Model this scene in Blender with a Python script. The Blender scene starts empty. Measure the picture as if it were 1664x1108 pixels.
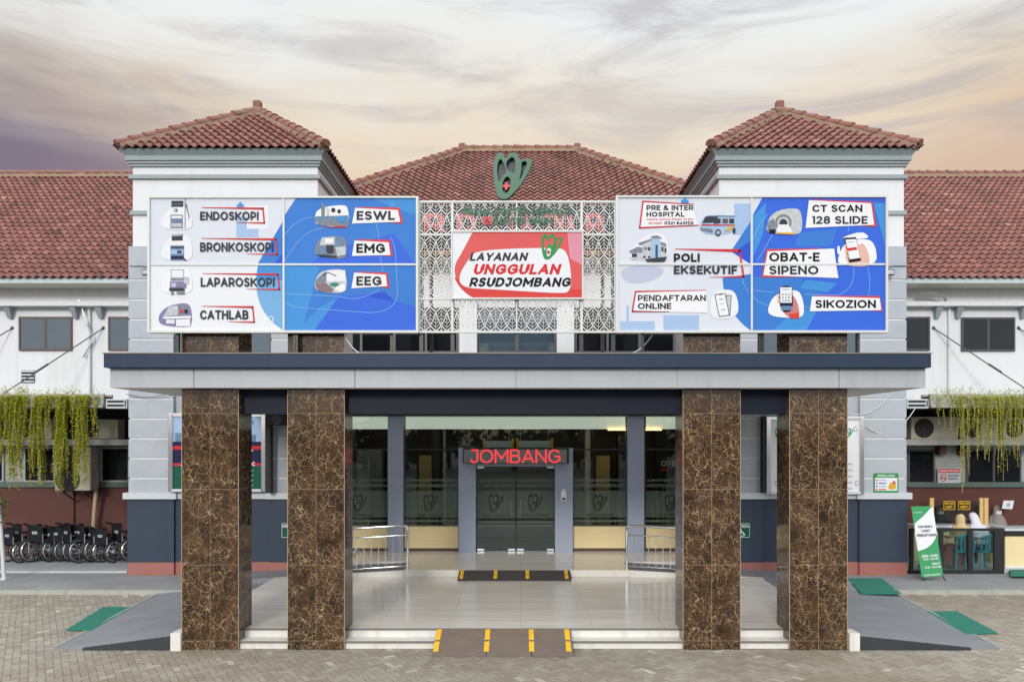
import bpy, bmesh, math, random
from mathutils import Vector, Matrix
random.seed(7)
S = bpy.context.scene
COL = S.collection
# ------------------------------------------------------------------ camera, world, sun, exposure
CX, HY, F, H = 846.0, 712.0, 1220.0, 3.4          # principal point, horizon and focal length in photo pixels, eye height
cam_d = bpy.data.cameras.new('camera'); cam = bpy.data.objects.new('camera', cam_d); COL.objects.link(cam)
cam.location = (0, 0, H); cam.rotation_euler = (math.radians(90), 0, 0)
cam_d.sensor_width = 36; cam_d.lens = F / 1664 * 36
cam_d.shift_x = (832 - CX) / 1664; cam_d.shift_y = (HY - 554) / 1664
cam_d.clip_end = 3000; cam_d.clip_start = 0.1
S.camera = cam
S.view_settings.view_transform = 'Standard'; S.view_settings.look = 'None'
S.view_settings.exposure = 0.32; S.view_settings.gamma = 1.0
S.cycles.use_denoising = True
S.cycles.max_bounces = 8; S.cycles.transparent_max_bounces = 16
S.cycles.caustics_reflective = False; S.cycles.caustics_refractive = False

SUN_EL, SUN_AZ = math.radians(18), math.radians(192)   # azimuth measured from +Y clockwise: behind and left of the camera
sun_d = bpy.data.lights.new('sun', 'SUN'); sun = bpy.data.objects.new('sun', sun_d); COL.objects.link(sun)
sun_d.energy = 1.35; sun_d.angle = math.radians(11); sun_d.color = (1.0, 0.95, 0.88)
sv = Vector((math.sin(SUN_AZ) * math.cos(SUN_EL), math.cos(SUN_AZ) * math.cos(SUN_EL), math.sin(SUN_EL)))
sun.rotation_euler = sv.to_track_quat('Z', 'Y').to_euler(); sun.location = (-10, -12, 25)

W = bpy.data.worlds.new('World'); S.world = W; W.use_nodes = True
nt = W.node_tree; nt.nodes.clear()
def wn(t, **k):
    n = nt.nodes.new(t)
    for a, b in k.items(): setattr(n, a, b)
    return n
def wl(a, b): nt.links.new(a, b)
def wmath(op, a, b=None, clamp=False):
    n = wn('ShaderNodeMath', operation=op, use_clamp=clamp)
    for i, q in enumerate((a, b)):
        if q is None: continue
        if isinstance(q, (int, float)): n.inputs[i].default_value = q
        else: wl(q, n.inputs[i])
    return n.outputs[0]
def wrange(v, a, b, lo=0.0, hi=1.0):
    n = wn('ShaderNodeMapRange', interpolation_type='SMOOTHSTEP')
    wl(v, n.inputs[0]); n.inputs[1].default_value = a; n.inputs[2].default_value = b
    n.inputs[3].default_value = lo; n.inputs[4].default_value = hi
    return n.outputs[0]
def wmix(f, a, b):
    n = wn('ShaderNodeMix', data_type='RGBA')
    if isinstance(f, (int, float)): n.inputs[0].default_value = f
    else: wl(f, n.inputs[0])
    for i, q in ((6, a), (7, b)):
        if isinstance(q, tuple): n.inputs[i].default_value = (*q, 1)
        else: wl(q, n.inputs[i])
    return n.outputs[2]
tc = wn('ShaderNodeTexCoord'); sep = wn('ShaderNodeSeparateXYZ'); wl(tc.outputs['Generated'], sep.inputs[0])
def wnoise(sc, stretch, det=6, rough=0.55, dist=0.4, off=(0, 0, 0)):
    mp = wn('ShaderNodeMapping'); wl(tc.outputs['Generated'], mp.inputs[0])
    mp.inputs['Scale'].default_value = stretch; mp.inputs['Location'].default_value = off
    n = wn('ShaderNodeTexNoise'); wl(mp.outputs[0], n.inputs['Vector'])
    n.inputs['Scale'].default_value = sc; n.inputs['Detail'].default_value = det
    n.inputs['Roughness'].default_value = rough; n.inputs['Distortion'].default_value = dist
    return n.outputs[0]
nA = wnoise(2.2, (1.0, 1.0, 3.6)); nB = wnoise(3.6, (1.0, 1.0, 5.5), 9, 0.62, 0.7, off=(3.1, 1.7, 0.4)); nC = wnoise(1.4, (1, 1, 2.5), off=(7, 2, 5))
zz = wmath('ADD', sep.outputs[2], wmath('MULTIPLY', wmath('SUBTRACT', nA, 0.5), 0.26))
cr = wn('ShaderNodeValToRGB'); wl(zz, cr.inputs[0])
el = cr.color_ramp.elements
el[0].position = 0.28; el[0].color = (0.78, 0.53, 0.40, 1)
el[1].position = 0.56; el[1].color = (0.88, 0.93, 0.96, 1)
for p, c in ((0.33, (0.86, 0.68, 0.50)), (0.375, (0.88, 0.77, 0.62)), (0.41, (0.88, 0.85, 0.79)), (0.455, (0.91, 0.92, 0.90))):
    e = el.new(p); e.color = (*c, 1)
grey = wmix(wmath('MULTIPLY', wrange(nB, 0.43, 0.66), 0.70), cr.outputs[0], (0.52, 0.485, 0.50))
grey2 = wmix(wmath('MULTIPLY', wrange(nC, 0.52, 0.72), 0.35), grey, (0.92, 0.80, 0.62))
lf = wmath('MULTIPLY', wrange(sep.outputs[0], -0.20, -0.56), wrange(zz, 0.43, 0.30))
left = wmix(wmath('MULTIPLY', lf, 0.97), grey2, (0.17, 0.115, 0.18))
lf2 = wmath('MULTIPLY', wrange(sep.outputs[0], -0.36, -0.66), 0.32)
left2 = wmix(lf2, left, (0.40, 0.41, 0.45))
rf = wmath('MULTIPLY', wmath('MULTIPLY', wrange(sep.outputs[0], 0.33, 0.60), wrange(zz, 0.47, 0.40)), 0.35)
right1 = wmix(rf, left2, (0.62, 0.52, 0.38))
rp = wmath('MULTIPLY', wmath('MULTIPLY', wrange(sep.outputs[0], 0.40, 0.60), wrange(nA, 0.40, 0.62)), wrange(sep.outputs[2], 0.42, 0.33))
right2 = wmix(wmath('MULTIPLY', rp, 0.75), right1, (0.36, 0.29, 0.28))
low = wn('ShaderNodeVectorMath', operation='SCALE'); wl(right2, low.inputs[0]); low.inputs['Scale'].default_value = 0.80
up = wmix(wrange(sep.outputs[2], 0.52, 0.80), low.outputs[0], (1.75, 1.80, 1.86))       # the bright overcast dome overhead
bk = wmix(wmath('MULTIPLY', wrange(sep.outputs[1], 0.25, -0.4), wrange(sep.outputs[2], -0.02, 0.10)), up, (1.24, 1.28, 1.33))
sky = wn('ShaderNodeTexSky', sky_type='NISHITA'); sky.sun_disc = False
sky.sun_elevation = SUN_EL; sky.sun_rotation = SUN_AZ
skm = wn('ShaderNodeVectorMath', operation='SCALE'); wl(sky.outputs[0], skm.inputs[0]); skm.inputs['Scale'].default_value = 0.08
fin = wmix(0.94, skm.outputs[0], bk)
bg = wn('ShaderNodeBackground'); wl(fin, bg.inputs[0]); bg.inputs[1].default_value = 1.0
wo = wn('ShaderNodeOutputWorld'); wl(bg.outputs[0], wo.inputs[0])

# ------------------------------------------------------------------ helpers
def X(px, Y): return (px - CX) * Y / F
def Z(py, Y): return H + (HY - py) * Y / F
def P(px, py, Y): return (X(px, Y), Y, Z(py, Y))
def lin(c): c /= 255.0; return c / 12.92 if c <= 0.04045 else ((c + 0.055) / 1.055) ** 2.4
def rgb(r, g, b, k=1.0): return (min(lin(r) * k, .9), min(lin(g) * k, .9), min(lin(b) * k, .9))

MATS = {}
def mat(name, color, rough=0.6, var=0.08, scale=3.0, bump=0.0, bscale=60.0, metal=0.0, spec=0.5, stain=None, stain_f=0.0, coat=0.0, streak=False):
    if name in MATS: return MATS[name]
    m = bpy.data.materials.new(name); m.use_nodes = True; MATS[name] = m
    t = m.node_tree; b = t.nodes['Principled BSDF']
    b.inputs['Roughness'].default_value = rough; b.inputs['Metallic'].default_value = metal
    b.inputs['Specular IOR Level'].default_value = spec; b.inputs['Coat Weight'].default_value = coat
    co = t.nodes.new('ShaderNodeTexCoord')
    src = co.outputs['Object']
    n = t.nodes.new('ShaderNodeTexNoise'); n.inputs['Scale'].default_value = scale; n.inputs['Detail'].default_value = 5
    t.links.new(src, n.inputs['Vector'])
    mx = t.nodes.new('ShaderNodeMix'); mx.data_type = 'RGBA'
    mx.inputs[6].default_value = (*[max(0, c * (1 - var)) for c in color], 1)
    mx.inputs[7].default_value = (*[min(.95, c * (1 + var)) for c in color], 1)
    t.links.new(n.outputs[0], mx.inputs[0]); out = mx.outputs[2]
    if stain:
        mp = t.nodes.new('ShaderNodeMapping'); t.links.new(src, mp.inputs[0])
        mp.inputs['Scale'].default_value = (3.0, 3.0, 0.35) if streak else (1, 1, 1)
        n2 = t.nodes.new('ShaderNodeTexNoise'); n2.inputs['Scale'].default_value = 1.3; n2.inputs['Detail'].default_value = 8; n2.inputs['Roughness'].default_value = 0.65
        t.links.new(mp.outputs[0], n2.inputs['Vector'])
        r = t.nodes.new('ShaderNodeMapRange'); r.inputs[1].default_value = 0.5; r.inputs[2].default_value = 0.72; r.inputs[4].default_value = stain_f
        t.links.new(n2.outputs[0], r.inputs[0])
        m2 = t.nodes.new('ShaderNodeMix'); m2.data_type = 'RGBA'
        t.links.new(r.outputs[0], m2.inputs[0]); t.links.new(out, m2.inputs[6]); m2.inputs[7].default_value = (*stain, 1); out = m2.outputs[2]
    t.links.new(out, b.inputs['Base Color'])
    if bump:
        n3 = t.nodes.new('ShaderNodeTexNoise'); n3.inputs['Scale'].default_value = bscale; n3.inputs['Detail'].default_value = 3
        t.links.new(src, n3.inputs['Vector'])
        bp = t.nodes.new('ShaderNodeBump'); bp.inputs['Strength'].default_value = bump; bp.inputs['Distance'].default_value = 0.02
        t.links.new(n3.outputs[0], bp.inputs['Height']); t.links.new(bp.outputs[0], b.inputs['Normal'])
    return m

def rnd_mat(name, stops, rough=0.8, noise_dark=None, nd_f=0.4, bump=0.2, nsc=0.9):
    """colour by a per-face random value (one value per tile / paver / leaf)"""
    m = bpy.data.materials.new(name); m.use_nodes = True; MATS[name] = m
    t = m.node_tree; b = t.nodes['Principled BSDF']; b.inputs['Roughness'].default_value = rough
    a = t.nodes.new('ShaderNodeAttribute'); a.attribute_name = 'rnd'
    r = t.nodes.new('ShaderNodeValToRGB'); t.links.new(a.outputs['Fac'], r.inputs[0])
    e = r.color_ramp.elements
    e[0].position, e[0].color = stops[0][0], (*stops[0][1], 1); e[1].position, e[1].color = stops[-1][0], (*stops[-1][1], 1)
    for p, c in stops[1:-1]:
        q = e.new(p); q.color = (*c, 1)
    out = r.outputs[0]
    co = t.nodes.new('ShaderNodeTexCoord')
    if noise_dark:
        n = t.nodes.new('ShaderNodeTexNoise'); n.inputs['Scale'].default_value = nsc; n.inputs['Detail'].default_value = 7; n.inputs['Roughness'].default_value = .65
        t.links.new(co.outputs['Object'], n.inputs['Vector'])
        q = t.nodes.new('ShaderNodeMapRange'); q.inputs[1].default_value = .45; q.inputs[2].default_value = .72; q.inputs[4].default_value = nd_f
        t.links.new(n.outputs[0], q.inputs[0])
        mx = t.nodes.new('ShaderNodeMix'); mx.data_type = 'RGBA'
        t.links.new(q.outputs[0], mx.inputs[0]); t.links.new(out, mx.inputs[6]); mx.inputs[7].default_value = (*noise_dark, 1); out = mx.outputs[2]
    t.links.new(out, b.inputs['Base Color'])
    if bump:
        n3 = t.nodes.new('ShaderNodeTexNoise'); n3.inputs['Scale'].default_value = 45; t.links.new(co.outputs['Object'], n3.inputs['Vector'])
        bp = t.nodes.new('ShaderNodeBump'); bp.inputs['Strength'].default_value = bump; bp.inputs['Distance'].default_value = .01
        t.links.new(n3.outputs[0], bp.inputs['Height']); t.links.new(bp.outputs[0], b.inputs['Normal'])
    return m

class MB:
    def __init__(s): s.v = []; s.f = []; s.m = []; s.uv = []; s.r = []
    def face(s, pts, m, uv=None, r=0.5):
        i = len(s.v); s.v += [tuple(p) for p in pts]; s.f.append(tuple(range(i, i + len(pts)))); s.m.append(m); s.uv.append(uv); s.r.append(r)
    def raw(s, verts, faces, m, r=0.5):
        i = len(s.v); s.v += [tuple(p) for p in verts]
        for f in faces: s.f.append(tuple(i + k for k in f)); s.m.append(m); s.uv.append(None); s.r.append(r)
    def box(s, x0, x1, y0, y1, z0, z1, m, r=0.5, bev=0.0):
        if x0 > x1: x0, x1 = x1, x0
        if y0 > y1: y0, y1 = y1, y0
        if z0 > z1: z0, z1 = z1, z0
        if bev:
            bm = bmesh.new(); bmesh.ops.create_cube(bm, size=1)
            bmesh.ops.scale(bm, vec=(x1 - x0, y1 - y0, z1 - z0), verts=bm.verts)
            bmesh.ops.translate(bm, vec=((x0 + x1) / 2, (y0 + y1) / 2, (z0 + z1) / 2), verts=bm.verts)
            bmesh.ops.bevel(bm, geom=list(bm.edges), offset=bev, segments=2, affect='EDGES', profile=.5)
            bm.verts.index_update(); s.raw([v.co[:] for v in bm.verts], [[v.index for v in f.verts] for f in bm.faces], m, r); bm.free(); return
        v = [(x0, y0, z0), (x1, y0, z0), (x1, y1, z0), (x0, y1, z0), (x0, y0, z1), (x1, y0, z1), (x1, y1, z1), (x0, y1, z1)]
        s.raw(v, [(0, 3, 2, 1), (4, 5, 6, 7), (0, 1, 5, 4), (1, 2, 6, 5), (2, 3, 7, 6), (3, 0, 4, 7)], m, r)
    def hexa(s, a, b, m):
        """a, b: two matching quads joined into a solid"""
        s.raw(list(a) + list(b), [(0, 3, 2, 1), (4, 5, 6, 7), (0, 1, 5, 4), (1, 2, 6, 5), (2, 3, 7, 6), (3, 0, 4, 7)], m)
    def tube(s, pts, r, m, n=8, cap=True, r1=None):
        pts = [Vector(p) for p in pts]; rings = []; up = Vector((0, 0, 1)); k = len(pts)
        for i, p in enumerate(pts):
            d = (pts[min(i + 1, k - 1)] - pts[max(i - 1, 0)]).normalized()
            a = d.cross(up)
            if a.length < 1e-3: a = d.cross(Vector((1, 0, 0)))
            a.normalize(); b = d.cross(a).normalized()
            rr = r if r1 is None else r + (r1 - r) * i / max(1, k - 1)
            rings.append([p + a * math.cos(2 * math.pi * j / n) * rr + b * math.sin(2 * math.pi * j / n) * rr for j in range(n)])
        v = [q for g in rings for q in g]; f = []
        for i in range(k - 1):
            for j in range(n): f.append((i * n + j, i * n + (j + 1) % n, (i + 1) * n + (j + 1) % n, (i + 1) * n + j))
        if cap: f.append(tuple(range(n))[::-1]); f.append(tuple((k - 1) * n + j for j in range(n)))
        s.raw(v, f, m)
    def ring(s, c, axis, R, r, m, n=28, q=6):
        c = Vector(c); ax = Vector(axis).normalized(); a = ax.orthogonal().normalized(); b = ax.cross(a); v = []; f = []
        for i in range(n):
            t = 2 * math.pi * i / n; d = a * math.cos(t) + b * math.sin(t)
            for j in range(q):
                u = 2 * math.pi * j / q; v.append(c + d * (R + r * math.cos(u)) + ax * r * math.sin(u))
        for i in range(n):
            for j in range(q): f.append((i * q + j, i * q + (j + 1) % q, ((i + 1) % n) * q + (j + 1) % q, ((i + 1) % n) * q + j))
        s.raw(v, f, m)
    def disc(s, c, axis, R, m, n=24):
        c = Vector(c); ax = Vector(axis).normalized(); a = ax.orthogonal().normalized(); b = ax.cross(a)
        s.face([c + a * math.cos(2 * math.pi * i / n) * R + b * math.sin(2 * math.pi * i / n) * R for i in range(n)], m)
    def lathe(s, c, prof, m, n=16, sy=1.0):
        v = []; f = []
        for (r, z) in prof:
            for j in range(n): v.append((c[0] + r * math.cos(2 * math.pi * j / n), c[1] + sy * r * math.sin(2 * math.pi * j / n), c[2] + z))
        for i in range(len(prof) - 1):
            for j in range(n): f.append((i * n + j, i * n + (j + 1) % n, (i + 1) * n + (j + 1) % n, (i + 1) * n + j))
        f.append(tuple(range(n))[::-1]); f.append(tuple((len(prof) - 1) * n + j for j in range(n)))
        s.raw(v, f, m)
    def poly(s, pts_px, Y, m):
        """flat print on a board facing the camera side, from measured outline points"""
        pts = [P(a, b, Y) for a, b in pts_px]
        ar = sum(pts[i][0] * pts[(i + 1) % len(pts)][2] - pts[(i + 1) % len(pts)][0] * pts[i][2] for i in range(len(pts)))
        if ar < 0: pts = pts[::-1]
        s.face(pts, m)
    def text(s, st, px0, px1, py0, py1, Y, m, bold=0.02, shear=0.0):
        vs, fs = text2d(st, bold, shear)
        x0, x1 = X(px0, Y), X(px1, Y); z1, z0 = Z(py0, Y), Z(py1, Y)
        s.raw([(x0 + (x1 - x0) * a, Y - c, z0 + (z1 - z0) * b) for a, b, c in vs], fs, m)
    def build(s, name, parent=None, smooth=False, auto=None):
        me = bpy.data.meshes.new(name)
        o = bpy.data.objects.new(name, me); COL.objects.link(o)
        off = Vector((0, 0, 0))
        if parent is not None:
            o.parent = parent; off = ORG.get(parent.name, off)
        ORG[o.name] = off
        me.from_pydata([(Vector(p) - off)[:] for p in s.v], [], s.f)
        ms = []
        for q in s.m:
            if q not in ms: ms.append(q)
        for q in ms: me.materials.append(q)
        ix = {q: i for i, q in enumerate(ms)}
        me.polygons.foreach_set('material_index', [ix[q] for q in s.m])
        at = me.attributes.new('rnd', 'FLOAT', 'FACE'); at.data.foreach_set('value', s.r)
        if any(u is not None for u in s.uv):
            ul = me.uv_layers.new(name='UVMap')
            for pl, u in zip(me.polygons, s.uv):
                if u:
                    for k, li in enumerate(pl.loop_indices): ul.data[li].uv = u[k]
        if smooth:
            me.polygons.foreach_set('use_smooth', [True] * len(me.polygons))
            if auto: me.set_sharp_from_angle(angle=math.radians(auto))
        me.update()
        return o
ORG = {}
def thing(name, loc, label, cat, group=None):
    o = bpy.data.objects.new(name, None); COL.objects.link(o); o.location = loc; o.empty_display_size = .2
    ORG[o.name] = Vector(loc); o['label'] = label; o['category'] = cat
    if group: o['group'] = group
    return o
def tag(o, label, cat, group=None):
    o['label'] = label; o['category'] = cat
    if group: o['group'] = group
    return o
def solo(mb, name, label, cat, group=None, smooth=False, auto=None):
    return tag(mb.build(name, smooth=smooth, auto=auto), label, cat, group)
def struct(mb, name, kind='structure', smooth=False):
    o = mb.build(name, smooth=smooth); o['kind'] = kind; return o
def children(o): return [c for c in bpy.data.objects if c.parent == o]
def copy_tree(o, parent=None, kids=None):
    c = o.copy(); COL.objects.link(c)
    if parent is not None: c.parent = parent
    for ch in list(o.children): copy_tree(ch, c)
    return c

def _arc(cx, cy, rx, ry, a0, a1, n=12): return [(cx + rx * math.cos(math.radians(a0 + (a1 - a0) * i / n)), cy + ry * math.sin(math.radians(a0 + (a1 - a0) * i / n))) for i in range(n + 1)]
_S = _arc(.5, .76, .46, .24, 35, 270, 14) + _arc(.5, .26, .48, .26, 90, -145, 14)
GLYPH = {   # centre lines of a heavy geometric sans, in a unit box, with the letter's width
 'A': (.86, [[(0, 0), (.5, 1), (1, 0)], [(.2, .3), (.8, .3)]]), 'B': (.74, [[(0, 0), (0, 1)], [(0, 1), (.6, 1)] + _arc(.6, .765, .34, .235, 80, -80) + [(.6, .53), (0, .53)], [(0, .53), (.62, .53)] + _arc(.62, .265, .38, .265, 80, -80) + [(.62, 0), (0, 0)]]),
 'C': (.82, [_arc(.55, .5, .55, .5, 42, 318, 20)]), 'D': (.84, [[(0, 0), (0, 1)], [(0, 1), (.4, 1)] + _arc(.4, .5, .6, .5, 85, -85, 16) + [(.4, 0), (0, 0)]]),
 'E': (.64, [[(0, 0), (0, 1)], [(0, 1), (1, 1)], [(0, .51), (.88, .51)], [(0, 0), (1, 0)]]), 'F': (.62, [[(0, 0), (0, 1)], [(0, 1), (1, 1)], [(0, .48), (.88, .48)]]),
 'G': (.86, [_arc(.52, .5, .52, .5, 42, 330, 20) + [(1, .2), (1, .48)], [(.62, .48), (1, .48)]]), 'H': (.78, [[(0, 0), (0, 1)], [(1, 0), (1, 1)], [(0, .52), (1, .52)]]), 'I': (.0, [[(.5, 0), (.5, 1)]]),
 'J': (.58, [[(.2, 1), (1, 1)], [(1, 1), (1, .36)] + _arc(.5, .34, .5, .34, 0, -150, 12)]), 'K': (.80, [[(0, 0), (0, 1)], [(1, 1), (.05, .40)], [(.36, .58), (1, 0)]]), 'L': (.62, [[(0, 1), (0, 0)], [(0, 0), (1, 0)]]),
 'M': (.98, [[(0, 0), (0, 1)], [(1, 0), (1, 1)], [(0, 1), (.5, .32), (1, 1)]]), 'N': (.80, [[(0, 0), (0, 1)], [(1, 0), (1, 1)], [(0, 1), (1, 0)]]), 'O': (.96, [_arc(.5, .5, .5, .5, 90, 450, 28)]),
 'P': (.70, [[(0, 0), (0, 1)], [(0, 1), (.55, 1)] + _arc(.55, .67, .45, .33, 85, -85) + [(.55, .34), (0, .34)]]), 'Q': (.96, [_arc(.5, .5, .5, .5, 90, 450, 28), [(.6, .25), (1, -.08)]]),
 'R': (.74, [[(0, 0), (0, 1)], [(0, 1), (.55, 1)] + _arc(.55, .68, .45, .32, 85, -85) + [(.55, .36), (0, .36)], [(.5, .36), (1, 0)]]), 'S': (.70, [_S]), 'T': (.74, [[(0, 1), (1, 1)], [(.5, 1), (.5, 0)]]),
 'U': (.78, [[(0, 1), (0, .42)] + _arc(.5, .42, .5, .42, 180, 360, 16) + [(1, .42), (1, 1)]]), 'V': (.86, [[(0, 1), (.5, 0), (1, 1)]]), 'W': (1.3, [[(0, 1), (.26, 0), (.5, .95), (.74, 0), (1, 1)]]), 'X': (.8, [[(0, 0), (1, 1)], [(0, 1), (1, 0)]]),
 'Y': (.8, [[(0, 1), (.5, .42), (1, 1)], [(.5, .45), (.5, 0)]]), 'Z': (.72, [[(0, 1), (1, 1), (0, 0), (1, 0)]]), '-': (.34, [[(0, .42), (1, .42)]]), '.': (.0, [[(.5, -.06), (.5, .06)]]),
 '0': (.74, [_arc(.5, .5, .5, .5, 90, 450, 24)]), '1': (.30, [[(0, 1), (1, 1), (1, 0)]]), '2': (.66, [_arc(.48, .7, .48, .3, 150, -30, 12) + [(0, 0), (1, 0)]]), '3': (.66, [[(.05, 1), (.95, 1), (.42, .6)], _arc(.45, .3, .5, .3, 95, -140, 14)]),
 '4': (.76, [[(.62, 1), (0, .26), (1, .26)], [(.72, .5), (.72, 0)]]), '7': (.66, [[(0, .8), (0, 1), (1, 1), (.4, 0)]]), '8': (.70, [_arc(.5, .76, .42, .24, 90, 450, 20), _arc(.5, .27, .5, .27, 90, 450, 20)]), '9': (.70, [_arc(.5, .66, .48, .34, 90, 450, 20), [(.98, .66), (.9, .3), (.3, 0)]]),
 '&': (.84, [[(1, 0), (.2, .72)] + _arc(.42, .8, .24, .2, 190, -60, 12) + _arc(.42, .26, .44, .26, 120, 360, 16)]),
}
def stroke_text(st, t, shear):
    """letters drawn as thick mitred strokes: (x, y, layer) points in a 0..1 box"""
    vs, fs = [], []; cur = 0.0; lay = 0
    for ch in st:
        if ch == ' ': cur += .38; continue
        w, lines = GLYPH[ch]; W_ = max(w, t)
        segs = []
        for ln in lines:
            cut = [ln[0]]
            for i in range(1, len(ln)):
                cut.append(ln[i])
                if i < len(ln) - 1:
                    u0 = Vector(((ln[i][0] - ln[i - 1][0]) * W_, ln[i][1] - ln[i - 1][1])); u1 = Vector(((ln[i + 1][0] - ln[i][0]) * W_, ln[i + 1][1] - ln[i][1]))
                    if u0.length > 1e-6 and u1.length > 1e-6 and u0.angle(u1) > 1.7: segs.append(cut); cut = [ln[i]]
            segs.append(cut)
        for ln in segs:
            pts = [(cur + t / 2 + u * (W_ - t) if w > 0 else cur + W_ / 2, t / 2 + v * (1 - t)) for u, v in ln]
            closed = len(pts) > 8 and math.dist(pts[0], pts[-1]) < 1e-6
            if closed: pts = pts[:-1]
            n = len(pts); L, R = [], []
            for i in range(n):
                p = Vector(pts[i]); a = Vector(pts[i - 1]) if (i or closed) else None; b = Vector(pts[(i + 1) % n]) if (i < n - 1 or closed) else None
                d0 = (p - a).normalized() if a is not None else (b - p).normalized(); d1 = (b - p).normalized() if b is not None else d0
                n0, n1 = Vector((-d0.y, d0.x)), Vector((-d1.y, d1.x)); m = (n0 + n1)
                m = m.normalized() if m.length > .05 else n0; k = min(1.5, 1 / max(.35, m.dot(n0)))
                e = Vector((0, 0))
                if a is None: e = -d1 * t * .5
                if b is None: e = d0 * t * .5
                L.append(p + m * k * t / 2 + e); R.append(p - m * k * t / 2 + e)
            base = len(vs)
            for q in L + R: vs.append((q.x + shear * q.y, min(1, max(0, q.y)), lay))
            rng = range(n) if closed else range(n - 1)
            for i in rng: j = (i + 1) % n; fs.append((base + n + i, base + n + j, base + j, base + i))
            lay = (lay + 1) % 4
        cur += W_ + .105
    x0 = min(v[0] for v in vs); x1 = max(v[0] for v in vs)
    return [((v[0] - x0) / (x1 - x0), v[1], v[2] * .0004) for v in vs], fs
_tc = {}
def text2d(st, bold=0.02, shear=0.0):
    k = (st, bold, shear)
    if k in _tc: return _tc[k]
    if st == st.upper() and all(c in GLYPH or c == ' ' for c in st):
        _tc[k] = stroke_text(st, min(.235, .13 + bold * 3.0), shear); return _tc[k]
    cu = bpy.data.curves.new('lettering_curve', 'FONT'); cu.body = st; cu.size = 1; cu.offset = bold; cu.shear = shear
    cu.resolution_u = 3; cu.space_character = 1.0 + bold * 2.2
    ob = bpy.data.objects.new('lettering_curve', cu); COL.objects.link(ob)
    dg = bpy.context.evaluated_depsgraph_get(); me = bpy.data.meshes.new_from_object(ob.evaluated_get(dg))
    vs = [(v.co.x, v.co.y) for v in me.vertices]; fs = [tuple(p.vertices) for p in me.polygons]
    x0 = min(v[0] for v in vs); x1 = max(v[0] for v in vs); y0 = min(v[1] for v in vs); y1 = max(v[1] for v in vs)
    vs = [((a - x0) / (x1 - x0), (b - y0) / (y1 - y0), 0) for a, b in vs]
    # make every face look along -Y once it is stood upright
    out = []
    for f in fs:
        ar = sum(vs[f[i]][0] * vs[f[(i + 1) % len(f)]][1] - vs[f[(i + 1) % len(f)]][0] * vs[f[i]][1] for i in range(len(f)))
        out.append(f if ar > 0 else f[::-1])
    bpy.data.objects.remove(ob); bpy.data.meshes.remove(me); bpy.data.curves.remove(cu)
    _tc[k] = (vs, out); return _tc[k]
def shape2d(loops, extrude=0.0):
    """filled outline with holes -> verts (x, depth, z) and faces"""
    cu = bpy.data.curves.new('outline_curve', 'CURVE'); cu.dimensions = '2D'; cu.fill_mode = 'BOTH' if extrude else 'FRONT'; cu.extrude = extrude / 2
    for lp in loops:
        sp = cu.splines.new('POLY'); sp.points.add(len(lp) - 1)
        for q, (a, b) in zip(sp.points, lp): q.co = (a, b, 0, 1)
        sp.use_cyclic_u = True
    ob = bpy.data.objects.new('outline_curve', cu); COL.objects.link(ob)
    dg = bpy.context.evaluated_depsgraph_get(); me = bpy.data.meshes.new_from_object(ob.evaluated_get(dg))
    vs = [(v.co.x, -v.co.z, v.co.y) for v in me.vertices]; fs = [tuple(p.vertices) for p in me.polygons]
    bpy.data.objects.remove(ob); bpy.data.meshes.remove(me); bpy.data.curves.remove(cu)
    return vs, fs
def chaikin(p, n=2):
    for _ in range(n):
        q = []
        for i in range(len(p)):
            a, b = p[i], p[(i + 1) % len(p)]
            q += [(a[0] * .75 + b[0] * .25, a[1] * .75 + b[1] * .25), (a[0] * .25 + b[0] * .75, a[1] * .25 + b[1] * .75)]
        p = q
    return p
def ell(cx, cy, rx, ry, n=24, rot=0):
    return [(cx + rx * math.cos(t) * math.cos(rot) - ry * math.sin(t) * math.sin(rot), cy + rx * math.cos(t) * math.sin(rot) + ry * math.sin(t) * math.cos(rot)) for t in [2 * math.pi * i / n for i in range(n)]]

# ------------------------------------------------------------------ materials
M_white = mat('white_wall_paint', (.665, .685, .71), .75, .04, 1.5, .08, 40, stain=(.54, .54, .51), stain_f=.45, streak=True)
M_cream = mat('cream_soffit_paint', (.74, .70, .62), .8, .05, 2)
M_grey = mat('pale_grey_stone_paint', rgb(166, 172, 180), .7, .07, 2.5, .10, 30, stain=rgb(138, 147, 158), stain_f=.45)
M_trim = mat('grey_trim_paint', rgb(144, 154, 158), .65, .06, 2, stain=rgb(120, 130, 135), stain_f=.4)
M_soff = mat('weathered_grey_eave', rgb(132, 148, 150), .7, .10, 3, stain=rgb(95, 108, 105), stain_f=.5)
M_navy = mat('navy_cladding', rgb(40, 54, 74), .5, .09, 1.5, spec=.2, stain=rgb(58, 68, 84), stain_f=.4, streak=True)
M_navy2 = mat('dark_navy_beam', rgb(24, 31, 44), .5, .06, 1.5, spec=.15)
M_plinth = mat('slate_blue_plinth', rgb(54, 64, 79), .55, .07, 2, spec=.2, stain=rgb(60, 72, 90), stain_f=.3)
M_pink = mat('pink_granite_base', rgb(152, 96, 88), .55, .14, 9, stain=rgb(140, 90, 82), stain_f=.4)
M_fascia = mat('pale_grey_aluminium_panel', rgb(164, 168, 173), .45, .05, .8, stain=rgb(146, 147, 147), stain_f=.4, streak=True)
M_cap = mat('pale_cap_stone', rgb(190, 194, 199), .65, .05, 3)
M_pillar = mat('blue_grey_pillar', rgb(150, 160, 180), .4, .05, 1.5)
M_dark = mat('black_metal', (.015, .015, .017), .4, .1)
M_black = mat('matt_black', (.008, .008, .009), .7, .1)
M_brownf = mat('brown_window_frame', rgb(85, 66, 60), .5, .1)
M_dkf = mat('dark_grey_window_frame', rgb(70, 70, 76), .45, .1)
M_steel = mat('polished_steel', (.75, .76, .78), .16, .05, 5, metal=1.0)
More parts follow.
